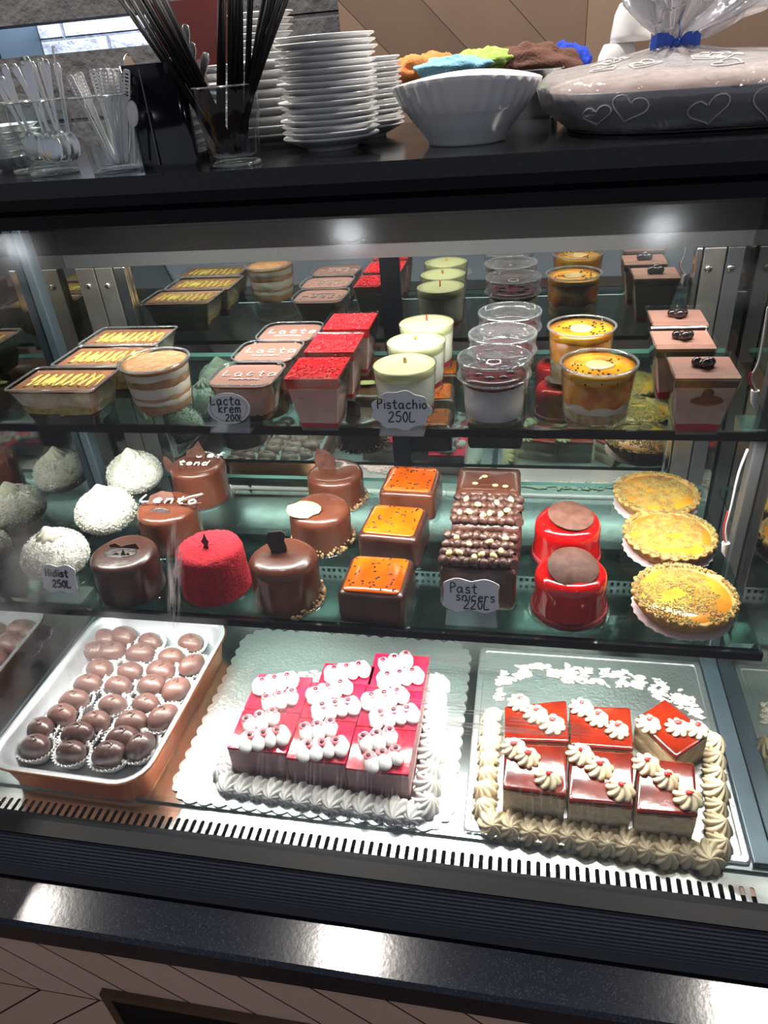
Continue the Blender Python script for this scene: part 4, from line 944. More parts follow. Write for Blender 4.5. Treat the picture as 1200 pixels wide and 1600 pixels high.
# --- caramel cake slices
zt=.047
def quad(pts,z): return [Vector(onz(730+x*.3917,1000+y*.3917,z)) for x,y in pts]
SL=[('back left',[(150,265),(395,240),(405,408),(150,400)],[(205,243),(272,290),(338,330)]),
('back middle',[(410,262),(650,270),(662,438),(415,420)],[(455,262),(517,305),(597,352)]),
('askew back right one',[(790,235),(965,375),(835,472),(672,312)],[(722,328),(838,342),(915,350)]),
('front left',[(150,412),(400,422),(395,622),(142,590)],[(185,425),(240,462),(322,545)]),
('front middle',[(410,432),(662,452),(662,662),(406,640)],[(450,450),(527,505),(612,590)]),
('front right',[(680,472),(905,490),(922,702),(677,682)],[(715,490),(795,550),(882,625)])]
rn=random.Random(8)
for nm,q,ros in SL:
    P=quad(q,ZD+.0027+zt); cx=sum(p.x for p in P)/4; cy=sum(p.y for p in P)/4; z0=ZD+.0030
    # order so that the loop runs counter clockwise: front-left, front-right, back-right, back-left
    loc=Vector((cx,cy,z0)); P=[p-loc for p in P]; P=[P[3],P[2],P[1],P[0]]
    t=thing('caramel_cake_slice',loc,'square caramel glazed cake slice with cream rosettes, %s of the six'%nm,'cake slice','caramel cake slices')
    def lp(z,o,amp=0,s=0):
        out=[]
        for i in range(4):
            a=P[i];c=P[(i+1)%4]
            for k in range(10):
                p=a.lerp(c,.03+.94*k/9); p=Vector((p.x*(1-o),p.y*(1-o),z)); 
                if amp: n=noise.noise(p*70+Vector((s,0,0))); p.x*=1+amp*n; p.y*=1+amp*n
                out.append(p)
        return out
    b=B(); b.loft([lp(0,.01),lp(.010,.005,.02,1),lp(.020,.0,.02,2),lp(.0215,.03,.02,3),lp(.023,.0,.02,4),lp(zt-.006,.0,.012,5)],0); b.build('sponge_body','sponge',t)
    b=B(); b.loft([lp(zt-.0062,.0),lp(zt-.0045,-.005),lp(zt-.001,-.003),lp(zt,.03),lp(zt+.0003,.10)],0); b.build('caramel_glaze','caramel',t)
    b=B(); b.loft([lp(zt-.0078,.002,.008,6),lp(zt-.0060,-.004,.008,6)],0); b.build('glaze_edge','caramel2',t)
    for k,(x,y) in enumerate(ros):
        p=Vector(onz(730+x*.3917,1000+y*.3917,ZD+zt+.008))-loc; s=rn.uniform(.92,1.08)
        b=B(); rosette(b,(p.x,p.y,zt-.0005),.0128*s,.0115,8,rot=rn.uniform(0,1)); o=b.build('cream_rosette','cream2',t)
        b=B(); b.ell((p.x,p.y,zt+.0115),(.0034*rn.uniform(.8,1.3),.0030,.0016),jit=.4,js=300,seg=10,rings=6); b.ell((p.x+.003,p.y+.003,zt+.0095),(.0028,.0012,.0012),seg=8,rings=5,jit=.3); b.build('syrup_drop','reddot',o)
# cream border rosettes of the caramel cake
def border(name,label,m,spots,r,h,z):
    c=spots[0]; t=thing(name,(c[0],c[1],z),label,'cream')
    for i,(x,y,s,tl) in enumerate(spots):
        b=B(); rosette(b,(x-c[0],y-c[1],0),r*s,h*s,9,rot=i*.7,tilt=tl); b.build('cream_rosette',m,t)
    return t
sp=[]; f0=Vector((-.020,.500)); f1=Vector((.204,.490))
for i in range(12): p=f0.lerp(f1,i/11); sp.append((p.x,p.y+.001*math.sin(i*2),1+.08*math.sin(i*3),Matrix.Rotation(R(38),3,'X')))
for i in range(7): q=i/6; sp.append((lerp(-.028,-.027,q),lerp(.515,.650,q),.95+.08*math.sin(i*2),Matrix.Rotation(R(-35),3,'Y')))
for i in range(7): q=i/6; sp.append((lerp(.216,.236,q),lerp(.502,.640,q),.95+.1*math.sin(i*2.5),Matrix.Rotation(R(25),3,'Y')))
border('piped_cream_border','ivory piped cream rosettes around the bottom of the caramel cake','cream2',sp,.0150,.019,ZD+.0034)
def smear(name,label,m,pts,z,seed,den=.0):
    """scraped cream film: cells of a jittered grid kept by noise, each with its own height"""
    b=B(); rn=random.Random(seed)
    t0=Vector((pts[0][0],pts[0][1],z))
    for i in range(len(pts)-1):
        a=Vector(pts[i]);c=Vector(pts[i+1]); n=int((c-a).length/.0032)+1
        for k in range(n):
            q=k/n; p=a.lerp(c,q); w=.014+.008*noise.noise(Vector((p.x*30,p.y*30,seed)))
            for j in range(7):
                x=p.x+rn.uniform(-.004,.004); y=p.y+rn.uniform(-w,w)
                if noise.noise(Vector((x*60,y*60,seed)))<den: continue
                b.ell((x-t0.x,y-t0.y,.0004),(rn.uniform(.003,.0065),rn.uniform(.0015,.003),rn.uniform(.0006,.0016)),seg=8,rings=5,jit=.5,js=160,rot=Matrix.Rotation(rn.uniform(-.8,.8),3,'Z'))
    o=b.build(name,m,loc=t0); return tag(o,label,'cream',kind='stuff')
smear('cream_residue','scraped ivory cream left on the square board behind the caramel slices','smear',[(-.022,.700),(-.010,.735),(.030,.748),(.090,.742),(.150,.742),(.205,.720),(.235,.690)],ZD+.0034,5,-.12)
smear('cream_residue','scraped ivory cream specks along the right of the caramel cake','smear',[(.222,.66),(.240,.62),(.232,.56)],ZD+.0034,6,.15)
# --- red jelly cake
zt=.046; z0=ZD+.0026
Xc=[-.343,-.266,-.192,-.116]
def red_slice(x0,x1,y0,y1,label,mounds):
    cx,cy=(x0+x1)/2,(y0+y1)/2; w,d=x1-x0-.0016,y1-y0-.0014; t=thing('red_jelly_cake_slice',(cx,cy,z0),label,'cake slice','red jelly cake slices')
    b=B(); b.loft([rr(w,d,.002,0,n=3),rr(w+.0006,d,.002,.018,n=3),rr(w-.001,d-.001,.002,.019,n=3),rr(w,d,.002,.020,n=3),rr(w,d,.002,zt-.004,n=3)],0); b.build('mousse_body','mauve',t)
    b=B(); b.loft([rr(w,d,.002,zt-.0042,n=3),rr(w+.0006,d+.0006,.002,zt-.001,n=3),rr(w-.001,d-.001,.002,zt,n=3)],0); b.build('jelly_top','jelly',t)
    for (mx,my,ang,n) in mounds:
        b=B(); f=B(); g2=B(); Rz=Matrix.Rotation(R(ang),3,'Z')
        for k in range(n):
            u=(k-(n-1)/2)*.0148; s=1+.08*math.sin(k*2+mx*50)
            c=Rz@Vector((u,0,0)); c=Vector((mx+c.x,my+c.y,zt+.0045))
            b.ell(c,(.0095*s,.0152*s,.0080),seg=14,rings=10,rot=Rz,fn=lambda p,d:Vector((p.x*(1+.10*math.cos(5*math.atan2(d.y,d.x))),p.y-.0035*(1-abs(d.z)),p.z)))
        for k in range(min(3,n)):
            u=(k-(min(3,n)-1)/2)*.0165; c=Rz@Vector((u,.002,0)); c=Vector((mx+c.x,my+c.y,zt+.0112))
            g2.ell(c,(.0074,.0062,.0016),seg=12,rings=6,jit=.3,js=250); f.ell(c+Vector((0,0,.0010)),(.0033,.0032,.0020),seg=9,rings=6)
        o=b.build('cream_row','cream',t); g2.build('pink_syrup','pinkdot',o); f.build('cherry_dot','fruit',o)
lay=[(0,.531,.594,'front left'),(0,.594,.657,'second from the front in the left column'),(1,.525,.588,'front middle'),(1,.588,.650,'second from the front in the middle column'),
(2,.519,.583,'front right'),(2,.583,.647,'second from the front in the right column'),(2,.647,.712,'third from the front in the right column')]
for k,(c,ya,yb,nm) in enumerate(lay):
    sh=.002*math.sin(k*3); red_slice(Xc[c],Xc[c+1],ya,yb,'red jelly cake slice with dotted cream, '+nm,[(sh+.006,-.014,20+5*math.sin(k*2),3 if k%3==1 else 4),(-sh-.008,.013,24+5*math.cos(k*2),4 if k%2 else 3)])
cx=(Xc[1]+Xc[2])/2
red_slice(Xc[1]+.008,Xc[2]+.006,.650,.686,'small red jelly cake slice with one cream row, back of the middle column',[(0,.001,18,4)])
sp=[]
for i in range(13): q=i/12; sp.append((lerp(-.338,-.112,q),lerp(.514,.503,q),1+.08*math.sin(i*3),Matrix.Rotation(R(58),3,'X')))
for i in range(9): q=i/8; sp.append((lerp(-.100,-.108,q),lerp(.512,.700,q),1+.08*math.sin(i*2.5),Matrix.Rotation(R(25),3,'Y')))
for i in range(4): q=i/3; sp.append((lerp(-.352,-.352,q),lerp(.525,.560,q),.8,Matrix.Rotation(R(-30),3,'Y')))
border('piped_cream_border','white piped cream rosettes around the bottom of the red jelly cake','cream',sp,.0155,.021,ZD+.0026)
smear('cream_residue','pinkish white cream left on the scalloped board behind the red jelly slices','pinkcream',[(-.335,.668),(-.315,.690),(-.260,.700),(-.215,.692)],ZD+.0026,9,-.2)
# ================================================================== COUNTERTOP
# tumblers
def tumbler(loc,label,s=1,rz=0):
    t=thing('glass_tumbler',loc,label,'glass','glass tumblers on the countertop',rz)
    b=B(); H=.082; pr=[(.026,0),(.0295,.001),(.0300,.010),(.0315,.030),(.0335,.045),(.0365,.052),(.0372,H-.001),(.0366,H),(.0358,H-.001),(.0350,.053),(.0318,.046),(.0290,.030),(.0265,.012),(.020,.009),(.0003,.009)]
    am=[0,.015,.035,.035,.02,0,0,0,0,0,.0,0,0,0,0]; b.lathe(pr,60,lob=10,ampf=lambda k:am[k]); b.build('tumbler_wall','glass',t)
    b=B(); b.lathe([(.0364,H-.0012),(.0374,H-.0004),(.0366,H+.0008),(.0356,H-.0002)],48,close=True); b.build('tumbler_rim','rim',t)
    b=B(); b.lathe([(.0255,0),(.0300,.0006),(.0300,.004),(.0255,.004)],40,close=True); b.build('tumbler_foot','rim',t)
    t.scale=(.93,.93,.93)
    return t
TA,TB,TC,TD=(-.607,.895,ZC),(-.560,.858,ZC),(-.470,.845,ZC),(-.325,.842,ZC)
g=tumbler(TB,'clear glass tumbler holding teaspoons, left of the white stirrers')
dup(g,TA,'clear glass tumbler holding cutlery, behind and left of the teaspoon tumbler',rz=.3)
dup(g,TC,'clear glass tumbler full of white plastic stirrers',rz=.6)
dup(g,TD,'clear glass tumbler holding black drinking straws',rz=.1)
def aim(o,base,top):
    d=(Vector(top)-Vector(base)).normalized(); o.rotation_mode='QUATERNION'; o.rotation_quaternion=Vector((0,0,1)).rotation_difference(d); o.location=base
# spoon, handle up, bowl down
def spoon(label,L=.135):
    b=B()
    pts=[(0,0,.040),(0,0,.060),(0,.001,.090),(0,.002,.115),(0,.001,L)]
    b.loft([rr(w,th,th*.45,z,n=3) for w,th,z in ((.003,.002,.036),(.0035,.0025,.050),(.0045,.0022,.080),(.0075,.0018,L-.022),(.0095,.0016,L-.008),(.0065,.0014,L-.001),(.002,.0012,L))],0)
    hn=b.build('spoon','chrome')
    b2=B(); b2.v=[];b2.ell((0,0,.021),(.0125,.0045,.021),seg=16,rings=12,fn=lambda p,d:Vector((p.x*(1+.15*d.z*-1),p.y if d.y<0 else p.y*.15-.0015,p.z)))
    t=thing('teaspoon',(0,0,0),label,'spoon','steel cutlery standing in tumblers'); hn.name='handle'; hn.parent=t; b2.build('spoon_bowl','chrome',t); return t
sp0=spoon('steel teaspoon standing in the clear tumbler left of the white stirrers')
rn=random.Random(2)
def put(src,base,top,label=None,group=None,first=[True]):
    if label is None: label=src['label']
    r=src.copy(); COL.objects.link(r)
    for ch in src.children: c=ch.copy(); COL.objects.link(c); c.parent=r
    r['label']=label
    if group: r['group']=group
    aim(r,base,top); r.scale=(1,1,max(.7,min(1.15,(Vector(top)-Vector(base)).length/.135))); return r
def px(x,y,Y): return ony(x,y,Y)
TL='steel teaspoon leaning in the tumbler left of the white stirrers'
used=False
for (x,y,bx) in ((20,100,95),(40,88,90),(48,96,100),(62,90,105),(88,98,112),(36,95,80),(70,92,98)):
    Y=TB[1]+rn.uniform(-.012,.012); base=(px(bx,240,Y)[0],Y+rn.uniform(-.006,.006),ZC+.013); top=px(x,y,Y+.006)
    if not used: aim(sp0,base,top); sp0.scale=(1,1,max(.7,min(1.15,(Vector(top)-Vector(base)).length/.135))); sp0['label']=TL; used=True
    else: put(sp0,base,top,TL)
for (x,y,bx) in ((2,122,70),(2,142,62),(5,100,60)):
    Y=TA[1]; put(sp0,(px(bx,245,Y)[0],Y,ZC+.012),px(x,y,Y),'steel spoon leaning out of the tumbler behind the teaspoon tumbler')
# thin steel stirring stick in tumbler
b=B(); b.tube([(0,0,0),(0,0,.115)],.0012,6); o=tag(b.build('metal_stick','chrome'),'thin straight metal stick standing in the teaspoon tumbler','stick'); aim(o,(px(105,230,.86)[0],.862,ZC+.012),px(86,97,.862))
# white stirrers with ladder slots
def stirrer():
    b=B(); L=.112; w=.0040
    b.box(-.0019,.0019,-.0006,.0006,.0,L-.038)
    b.loft([rr(.0022,.001,.0004,L-.040),rr(2*w,.001,.0004,L-.034)],0,sm=False)
    b.box(-w,-w+.0019,-.0005,.0005,L-.034,L-.003); b.box(w-.0019,w,-.0005,.0005,L-.034,L-.003)
    for k in range(8): z=L-.034+.0042*k; b.box(-w+.0018,w-.0018,-.0005,.0005,z,z+.0024)
    b.loft([rr(2*w,.001,.0004,L-.0032),rr(2*w*.9,.001,.0004,L-.0012),rr(w,.001,.0004,L)],0,sm=False)
    b.ell((0,0,.003),(.0035,.0012,.008),seg=10,rings=8); return b.build('coffee_stirrer','whitep')
st=tag(stirrer(),'white plastic coffee stirrer standing in the clear tumbler beside the black holder','stirrer','white stirrers in the tumbler')
tops=[(126,140),(133,145),(138,150),(122,148),(163,125),(160,135),(152,138),(168,142),(175,138),(186,130),(190,126),(195,128),(200,122),(205,125),(198,132),(208,130),(212,124),(183,138),(192,140),(172,132)]
for i,(x,y) in enumerate(tops):
    Y=TC[1]+rn.uniform(-.014,.014); bx=188+ (x-170)*.22+rn.uniform(-4,4); base=(px(bx,250,Y)[0],Y,ZC+.012); top=px(x,y,Y+.002)
    o=st
    if i: o=st.copy(); COL.objects.link(o)
    aim(o,base,top); o.scale=(1,1,max(.8,min(1.15,(Vector(top)-Vector(base)).length/.112)))
# loose white spoon head in the stirrer tumbler
b=B(); b.ell((0,0,0),(.007,.002,.013),seg=14,rings=10); b.tube([(0,0,-.012),(0,0,-.05)],.0014,6); o=tag(b.build('plastic_spoon','whitep'),'white plastic spoon head standing at the right of the stirrer tumbler','spoon'); o.location=px(207,178,TC[1]-.01); o.rotation_euler.y=R(12)
# black cutlery holder
bh=thing('cutlery_holder',(-.405,.876,ZC),'black square cutlery holder with silver cutlery on top, between stirrers and straws','holder',rz=R(-6))
b=B(); w=.074;H=.102; b.loft([rr(w,w*.85,.010,0),rr(w+.004,w*.85+.004,.010,H),rr(w+.001,w*.85+.001,.009,H),rr(w-.004,w*.85-.004,.008,.004)],0); b.build('holder_body','blackg',bh)
b=B(); b.box(-.010,-.0085,-w*.85/2-.0022,-w*.85/2-.0008,.004,H-.004); b.build('holder_seam','grey',bh)
for (x,y,bx,nm,hh) in ((200,84,238,'steel tablespoon leaning left out of the black holder',0),(290,38,285,'steel fork handle standing tallest in the black holder',0),(300,66,290,'steel knife handle standing in the black holder, second tallest',0),(322,82,296,'steel spoon handle leaning right out of the black holder',0),(264,90,270,'steel handle just above the rim of the black holder',0),(278,84,276,'steel handle behind the straws in the black holder',0)):
    Y=.876; base=(px(bx,230,Y)[0],Y+rn.uniform(-.015,.015),ZC+.012); q=px(x,y,Y)
    if nm.startswith('steel tablespoon'): put(sp0,q,base,nm,'cutlery in the black holder').scale=(1.1,1.2,1.1)
    else: put(sp0,base,q,nm,'cutlery in the black holder').scale=(1,1,(Vector(q)-Vector(base)).length/.135)
# straws
b=B(); L=.225; b.lathe([(.0031,0),(.0031,L),(.0026,L),(.0026,0)],10,close=True); s0=b.build('drinking_straw','straw'); first=True
SL1='black drinking straw leaning left in the glass tumbler'; SL2='black drinking straw standing upright in the glass tumbler'; SL3='black drinking straw leaning right in the glass tumbler'
ST=[(200,14,350,SL1),(207,2,352,SL1),(214,-6,356,SL1),(222,-12,358,SL1),(232,-20,360,SL1),(240,-14,362,SL1),(249,-20,366,SL1),(226,-4,354,SL1),
(345,-30,343,SL2),(349,-26,347,SL2),(360,-30,358,SL2),(368,-34,366,SL2),(375,-30,372,SL2),(392,-30,380,SL2),(371,-38,362,SL2),
(416,-20,376,SL3),(424,-16,372,SL3),(430,-22,370,SL3),(438,-14,366,SL3),(446,-8,364,SL3),(436,-4,368,SL3),(452,-16,362,SL3),(427,-30,374,SL3)]
for i,(x,y,bx,lb) in enumerate(ST):
    Y=TD[1]; yb=Y+rn.uniform(-.012,.012); base=(px(bx,236,Y)[0],yb,ZC+.013); top=px(x,y,Y+rn.uniform(-.01,.012))
    d=Vector(top)-Vector(base)
    # keep inside the rim where it crosses it
    o=s0
    if i: o=s0.copy(); COL.objects.link(o)
    aim(o,base,top); o.scale=(1,1,max(.8,min(1.05,d.length/L))); tag(o,lb,'straw',{SL1:'black straws leaning left',SL2:'black straws standing upright',SL3:'black straws leaning right'}[lb])
# plates
def saucer(r,h=.014,name='saucer'):
    b=B(); b.lathe([(r*.50,0),(r*.53,.0005),(r*.54,.003),(r*.72,h*.45),(r*.93,h*.86),(r*.995,h*.98),(r,h*1.06),(r*.985,h*1.12),(r*.90,h*.98),(r*.68,h*.62),(r*.52,.0048),(.0003,.0045)],56); return b.build(name,'china')
pl=None
def stack(cx,cy,r,n,pitch,where,group,jx=.0012,z=ZC,lean=(0,0)):
    global pl
    for k in range(n):
        if pl is None: o=pl=saucer(.075)
        else: o=pl.copy(); COL.objects.link(o)
        s=r/.075; o.scale=(s*(1+.012*math.sin(k*2.3)),s*(1+.012*math.sin(k*2.3)),1)
        o.location=(cx+jx*math.sin(k*1.9)+lean[0]*k,cy+jx*math.cos(k*2.7)+lean[1]*k,z+pitch*k); o.rotation_euler=(0,0,k)
        tag(o,'white china saucer, %s of the %s'%(ORD[n-1-k],where),'saucer',group)
q=ony(518,215,.945); stack(q[0],.945,.0580,17,.0062,'tall front stack beside the bowl','tall front saucer stack',lean=(.00022,0))
q=ony(630,150,1.06); stack(q[0]-.054,1.06,.0530,14,.0057,'second stack, right of the tallest','second saucer stack')
stack(-.350,1.055,.0700,9,.0100,'wide stack behind the straws','wide plate stack')
stack(-.465,1.150,.0700,9,.0100,'stack behind the black holder','plate stack behind the holder')
# scalloped stack at far left
for k in range(6):
    b=B() if k==0 else None
    if k==0:
        b.lathe([(.016,0),(.030,.010),(.040,.016),(.041,.0175),(.030,.012),(.015,.003)],72,lob=12,ampf=lambda k:[0,.03,.06,.06,.03,0][k]); sc0=o=b.build('fluted_dish','china')
    else: o=sc0.copy(); COL.objects.link(o)
    o.location=(-.667+.001*math.sin(k*2),.938,ZC+.0068*k); tag(o,'white fluted dish, %s of the small stack at far left'%ORD[5-k],'dish','fluted dishes at the far left')
# white ribbed bowl
t=thing('ribbed_bowl',(-.076,.926,ZC),'large white china bowl with fluted upper wall, on the granite counter','bowl')
b=B(); pr=[(.052,0),(.0545,.0006),(.0550,.004),(.066,.020),(.078,.036),(.0855,.046),(.0870,.0475),(.094,.062),(.1015,.080),(.1040,.0865),(.1025,.0880),(.099,.081),(.086,.055),(.076,.036),(.050,.010),(.0003,.008)]
am=[0,0,0,0,0,0,.004,.012,.014,.008,.004,.010,.006,0,0,0]
b.lathe(pr,192,lob=32,ampf=lambda k:am[k])
for i in range(len(b.v)):
    x,y,z=b.v[i]; q=max(0,z-.05)/.038; b.v[i]=(x,y,z+q*.006*math.cos(2*math.atan2(y,x)+PI))
b.build('bowl_body','china',t); t.scale=(.79,.79,.73)
# steel bin with folded cloths
t=thing('steel_bin',(-.055,1.183,ZC),'grey steel container of cloths standing behind the white bowl','container')
b=B(); b.loft([rr(.17,.075,.015,0),rr(.182,.088,.018,.058),rr(.185,.090,.018,.060),rr(.178,.084,.016,.058),rr(.165,.070,.012,.004)],0); b.build('bin_body','steel2',t)
def cloth(name,m,loc,size,label,seed,rz=0):
    b=B()
    def fn(p,d):
        n=noise.noise(Vector((d.x*2.1,d.y*2.1,d.z*2.1+seed))); n2=noise.noise(Vector((d.x*3,d.y*3+seed,d.z*3))); r_=abs(noise.noise(Vector((d.x*3+seed,d.y*3,d.z*2))))
        return Vector((p.x*(1+.18*n),p.y*(1+.18*n),p.z*(1+.30*n+.22*n2-.55*r_)))
    b.ell((0,0,0),size,seg=56,rings=36,fn=fn); o=b.build(name,m,loc=loc,rz=rz); return tag(o,label,'cloth','cleaning cloths behind the bowl')
def cl(px_,py_,Y): p=ony(px_,py_,Y); return p
cloth('folded_cloth','cl_orange',cl(668,108,1.17),(.048,.035,.020),'crumpled orange cloth at the left of the cloth pile behind the bowl',1,.2)
cloth('folded_cloth','cl_blue',cl(705,106,1.13),(.050,.030,.014),'crumpled pale blue cloth lying between the orange and the green cloth',2,-.1)
cloth('folded_cloth','cl_green',cl(748,96,1.18),(.050,.035,.016),'crumpled lime green cloth in the middle of the cloth pile',3,.1)
cloth('folded_cloth','cl_brown',cl(826,106,1.20),(.075,.040,.030),'large crumpled brown cloth, right part of the cloth pile',4,0)
cloth('folded_cloth','cl_royal',cl(882,98,1.235),(.040,.035,.026),'crumpled royal blue cloth behind the brown one',5,.3)
cloth('folded_cloth','cl_royal',cl(856,124,1.215),(.035,.030,.012),'small fold of royal blue cloth under the brown cloth',8,.3)
# espresso cups upside down
def cup(loc,label,rot):
    t=thing('coffee_cup',loc,label,'cup','white coffee cups behind the wrapped tin'); t.rotation_euler=rot
    b=B(); b.lathe([(.018,0),(.020,.001),(.026,.014),(.0295,.040),(.030,.050),(.0285,.050),(.0275,.038),(.022,.010),(.0003,.005)],36); b.build('cup_body','cup',t)
    b=B(); b.tube([(.028,0,.040),(.040,0,.038),(.043,0,.026),(.034,0,.014),(.025,0,.015)],.0026,8); b.build('cup_handle','cup',t); return t
b=B(); b.box(.085,.30,1.215,1.235,ZC,ZC+.030); tag(b.build('grey_box','alu',bevel=.003),'low grey box under the white coffee cups behind the wrapped tin','box')
g=cup((.110,1.225,ZC+.030+.050),'white coffee cup standing upside down, front one of the group behind the wrapped tin',(PI,0,.5))
dup(g,(.172,1.225,ZC+.030+.050),'white coffee cup standing upside down, beside the front cup',rz=2.5)
c=dup(g,(.125,1.225,ZC+.080+.0455),'white coffee cup upside down on top of the other cups',rz=1.5); c.scale=(.9,.9,.9)
# wrapped tin
CX,CY=.228,1.020; TW,TD2=.440,.340
t=thing('wrapped_baking_tin',(CX,CY,ZC),'large grey baking tin wrapped in clear film with white hearts and a blue ribbon','wrapped tin')
def se(a,w,d,e=.62):
    c_,s_=math.cos(a),math.sin(a); return (w/2*abs(c_)**e*(1 if c_>0 else -1),d/2*abs(s_)**e*(1 if s_>0 else -1))
def sl(w,d,z,n=72,jit=0,seed=0):
    o=[]
    for i in range(n):
        a=2*PI*i/n; x,y=se(a,w,d); p=Vector((x,y,z))
        if jit: q=noise.noise(Vector((x*22+seed,y*22,z*30))); p+=Vector((x,y,0)).normalized()*jit*q+Vector((0,0,jit*.7*noise.noise(Vector((x*35,y*35+seed,z*20)))))
        o.append(p)
    return o
b=B(); b.loft([sl(TW-.07,TD2-.07,0),sl(TW-.055,TD2-.055,.003),sl(TW-.008,TD2-.008,.037),sl(TW+.004,TD2+.004,.040),sl(TW+.004,TD2+.004,.042),sl(TW-.012,TD2-.012,.040),sl(TW-.065,TD2-.065,.005)],0); b.build('tin_body','tray',t)
b=B(); b.loft([sl(TW-.016,TD2-.016,.035),sl(TW-.020,TD2-.020,.042,jit=.003,seed=1),sl(TW*.80,TD2*.80,.049,jit=.005,seed=2),sl(TW*.55,TD2*.55,.054,jit=.005,seed=3),sl(TW*.25,TD2*.25,.056,jit=.003,seed=4),sl(TW*.03,TD2*.03,.056)],0); b.build('pastry','pastry',t)
# film: from under the tin, over the pastry, up into the tied neck, then fanning out
NX,NY,NZ=-.075,.0,.078
def fl(w,d,z,k,jit,cx=0,cy=0,pl=0,pn=22):
    o=[]; n=176
    for i in range(n):
        a=2*PI*i/n; x,y=se(a,w,d,.62 if k<4 else .9); r=1+pl*math.sin(pn*a+1.3*math.sin(3*a)); p=Vector((x*r+cx,y*r+cy,z))
        q=noise.noise(Vector((math.cos(a)*4,math.sin(a)*4,k*.7)))*jit; q2=noise.noise(Vector((math.cos(a)*11,math.sin(a)*11,k*1.3)))*jit*.6
        p+=Vector((math.cos(a),math.sin(a),0))*(q+q2)+Vector((0,0,(q2-q)*.7 if k>0 else 0)); o.append(p)
    return o
F=[fl(TW-.060,TD2-.060,.0012,0,.0),fl(TW+.002,TD2+.002,.026,1,.004),fl(TW+.014,TD2+.014,.045,2,.003),fl(TW*.90,TD2*.90,.056,3,.004,NX*.2,0,.01),fl(TW*.66,TD2*.66,.061,4,.004,NX*.5,0,.02),fl(TW*.42,TD2*.42,.065,5,.004,NX*.8,0,.05),fl(.100,.090,.069,6,.003,NX,NY,.10),fl(.040,.036,.075,7,.001,NX,NY,.2),fl(.026,.024,NZ+.002,8,.001,NX,NY,.2),
   fl(.044,.034,NZ+.010,9,.003,NX+.002,NY,.3),fl(.080,.050,NZ+.022,10,.010,NX+.010,NY,.35),fl(.120,.065,NZ+.040,11,.016,NX+.020,NY,.35),fl(.160,.080,NZ+.062,12,.022,NX+.030,NY,.3)]
Fi=[[p+(Vector((NX,0,p.z))-p)*.004-Vector((0,0,.0002)) for p in l] for l in F]
b=B(); b.loft(F+Fi[::-1],0,close=True); film=b.build('clear_film','film',t)
# a loose film tongue to the right
b=B(); A=[];C_=[]
for i in range(15):
    q=i/14
    for j in range(9):
        v_=j/8; x=NX+.02+q*.26; y=.02+(v_-.5)*.14*(.3+q); z=NZ+.010+.045*math.sin(q*2.2)-.012*q+.014*noise.noise(Vector((q*6,v_*6,3)))+.010*math.sin(v_*9)
        A.append(Vector((x,y,z)));C_.append(Vector((x,y,z-.0003)))
fs=[]
for i in range(14):
    for j in range(8): a=i*9+j; fs.append((a,a+9,a+10,a+1)); a+=135; fs.append((a,a+1,a+10,a+9))
b.add(A+C_,fs,0); b.build('film_tongue','film',t)
# printed hearts on the film
from mathutils.bvhtree import BVHTree
bv=BVHTree.FromPolygons([Vector(v.co) for v in film.data.vertices],[tuple(p.vertices) for p in film.data.polygons])
rn=random.Random(12); HB=[]
def heart(cx,cz,s,rot,Y0=-.35,top=False):
    pts=[]; hb=B()
    for k in range(26):
        a=2*PI*k/26*.93+.1; x=16*math.sin(a)**3*1.25; y=13*math.cos(a)-5*math.cos(2*a)-2*math.cos(3*a)-math.cos(4*a)
        if k==25: x,y=x*.5,y*.6
        u,v=(x*math.cos(rot)-y*math.sin(rot))*s/16,(x*math.sin(rot)+y*math.cos(rot))*s/16
        if top: hit=bv.ray_cast(Vector((cx+u,cz+v,.3)),Vector((0,0,-1)))
        else: hit=bv.ray_cast(Vector((cx+u,Y0,cz+v)),Vector((0,1,-.0)))
        if hit[0] is None: 
            continue
        pts.append(hit[0]+(Vector((0,0,.0008)) if top else Vector((0,-.0008,0))))
    if len(pts)>5:
        if max((pts[i+1]-pts[i]).length for i in range(len(pts)-1))>.02: return
        hb.tube(pts,.0008,5); hb.build('printed_heart','cup',t)
for (cx,cz,s,r_) in ((-.165,.022,.011,.2),(-.135,.028,.014,-.2),(-.060,.022,.015,.3),(.000,.026,.018,0),(.060,.022,.014,.4),(.11,.03,.012,0),(-.09,.098,.010,1),(-.06,.105,.012,.4),(-.085,.118,.011,-.3),(-.045,.125,.012,.9),(-.10,.130,.010,1.2),(-.02,.120,.010,.2)): heart(cx,cz,s,r_)
for k in range(16): heart(rn.uniform(-.16,.15),rn.uniform(-.13,-.02),rn.uniform(.011,.017),rn.uniform(-1,1),top=True)
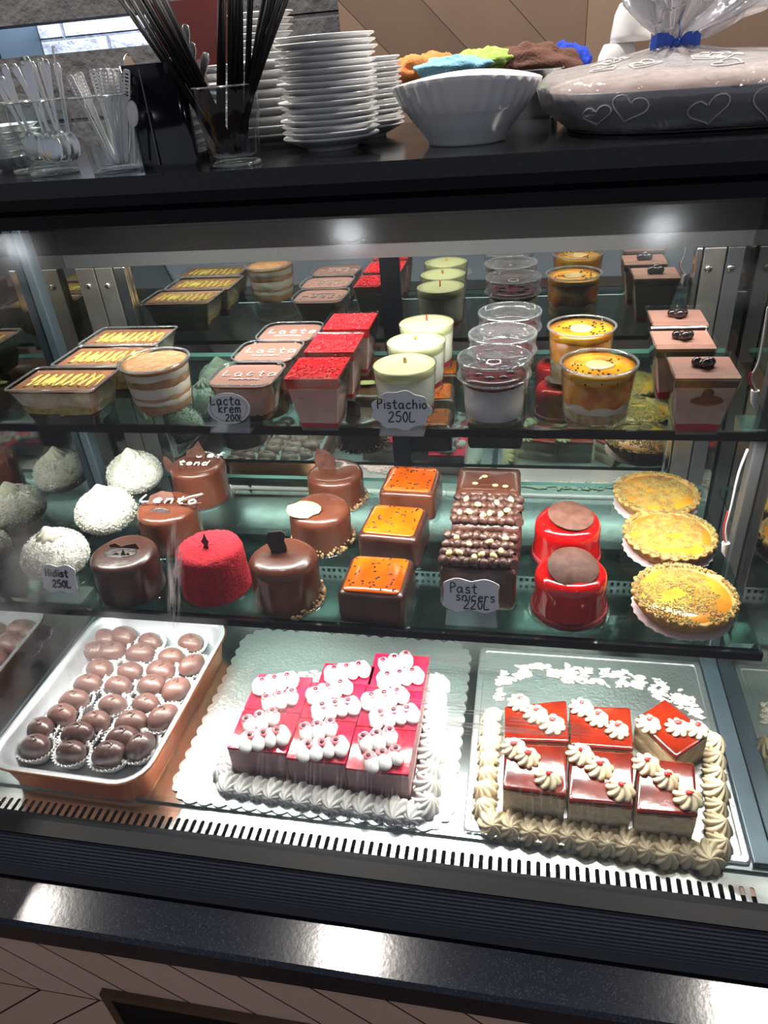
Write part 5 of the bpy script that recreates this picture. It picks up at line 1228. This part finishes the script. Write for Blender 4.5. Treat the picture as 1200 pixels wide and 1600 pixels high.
# ribbon
b=B(); c=Vector((NX,NY-.014,NZ))
b.lathe([(.0135,-.004),(.0150,-.003),(.0150,.003),(.0135,.004)],24,c=(NX,NY,NZ),close=True)
def band(pts,w,th=.0006):
    lo=[]
    for i,p in enumerate(pts):
        p=Vector(p)+c; ww=w[i] if isinstance(w,list) else w; lo.append([p+Vector((0,-.001,-ww)),p+Vector((0,.0,ww)),p+Vector((0,th,ww)),p+Vector((0,th,-ww))])
    b.loft(lo,0,sm=False)
band([(0,0,0),(-.010,-.004,.004),(-.022,-.005,.004),(-.028,0,.001),(-.020,.003,-.002),(0,.002,0)],[.003,.006,.007,.006,.006,.003])
band([(0,0,0),(.010,-.004,.004),(.020,-.005,.003),(.025,0,0),(.018,.003,-.002),(0,.002,0)],[.003,.006,.007,.006,.006,.003])
band([(0,-.002,0),(.002,-.004,.010),(-.001,-.004,.022),(.004,-.003,.032)],[.002,.004,.004,.002])
band([(0,-.002,0),(-.006,-.004,-.008),(-.012,-.005,-.014)],[.002,.005,.004]); b.ell(c+Vector((0,-.002,0)),(.005,.004,.005)); b.build('ribbon_bow','ribbon',t)
# background: dark red board, tall saucers, glassware shelf
p0=ony(258,105,1.45);p1=ony(355,5,1.45); b=B(); w=(p1[0]-p0[0]); 
b.loft([rr(w,.03,.008,1.3,((p0[0]+p1[0])/2,1.45)),rr(w,.03,.008,p1[2]+.01,((p0[0]+p1[0])/2,1.45))],0); tag(b.build('dark_red_board','redbox'),'dark red rounded board standing behind the black straws','board')
b=B(); b.box(-1.1,.9,1.30,1.86,0,1.30); tag(b.build('back_worktop','blackg'),'dark work surface behind the counter against the stone wall','worktop')
for k in range(9):
    q=ony(415,98,1.42); o=pl.copy(); COL.objects.link(o); o.location=(q[0]+.002*math.sin(k),1.42,q[2]-.02+.0095*k); o.scale=(.75,.75,1); tag(o,'white saucer, %s of the small stack behind the upright straws'%ORD[8-k],'saucer','saucers far behind the straws')
q=ony(415,98,1.42); b=B(); b.box(q[0]-.07,q[0]+.07,1.35,1.49,1.30,q[2]-.0205); tag(b.build('grey_riser','grey'),'grey riser under the small saucer stack far behind the straws','riser')
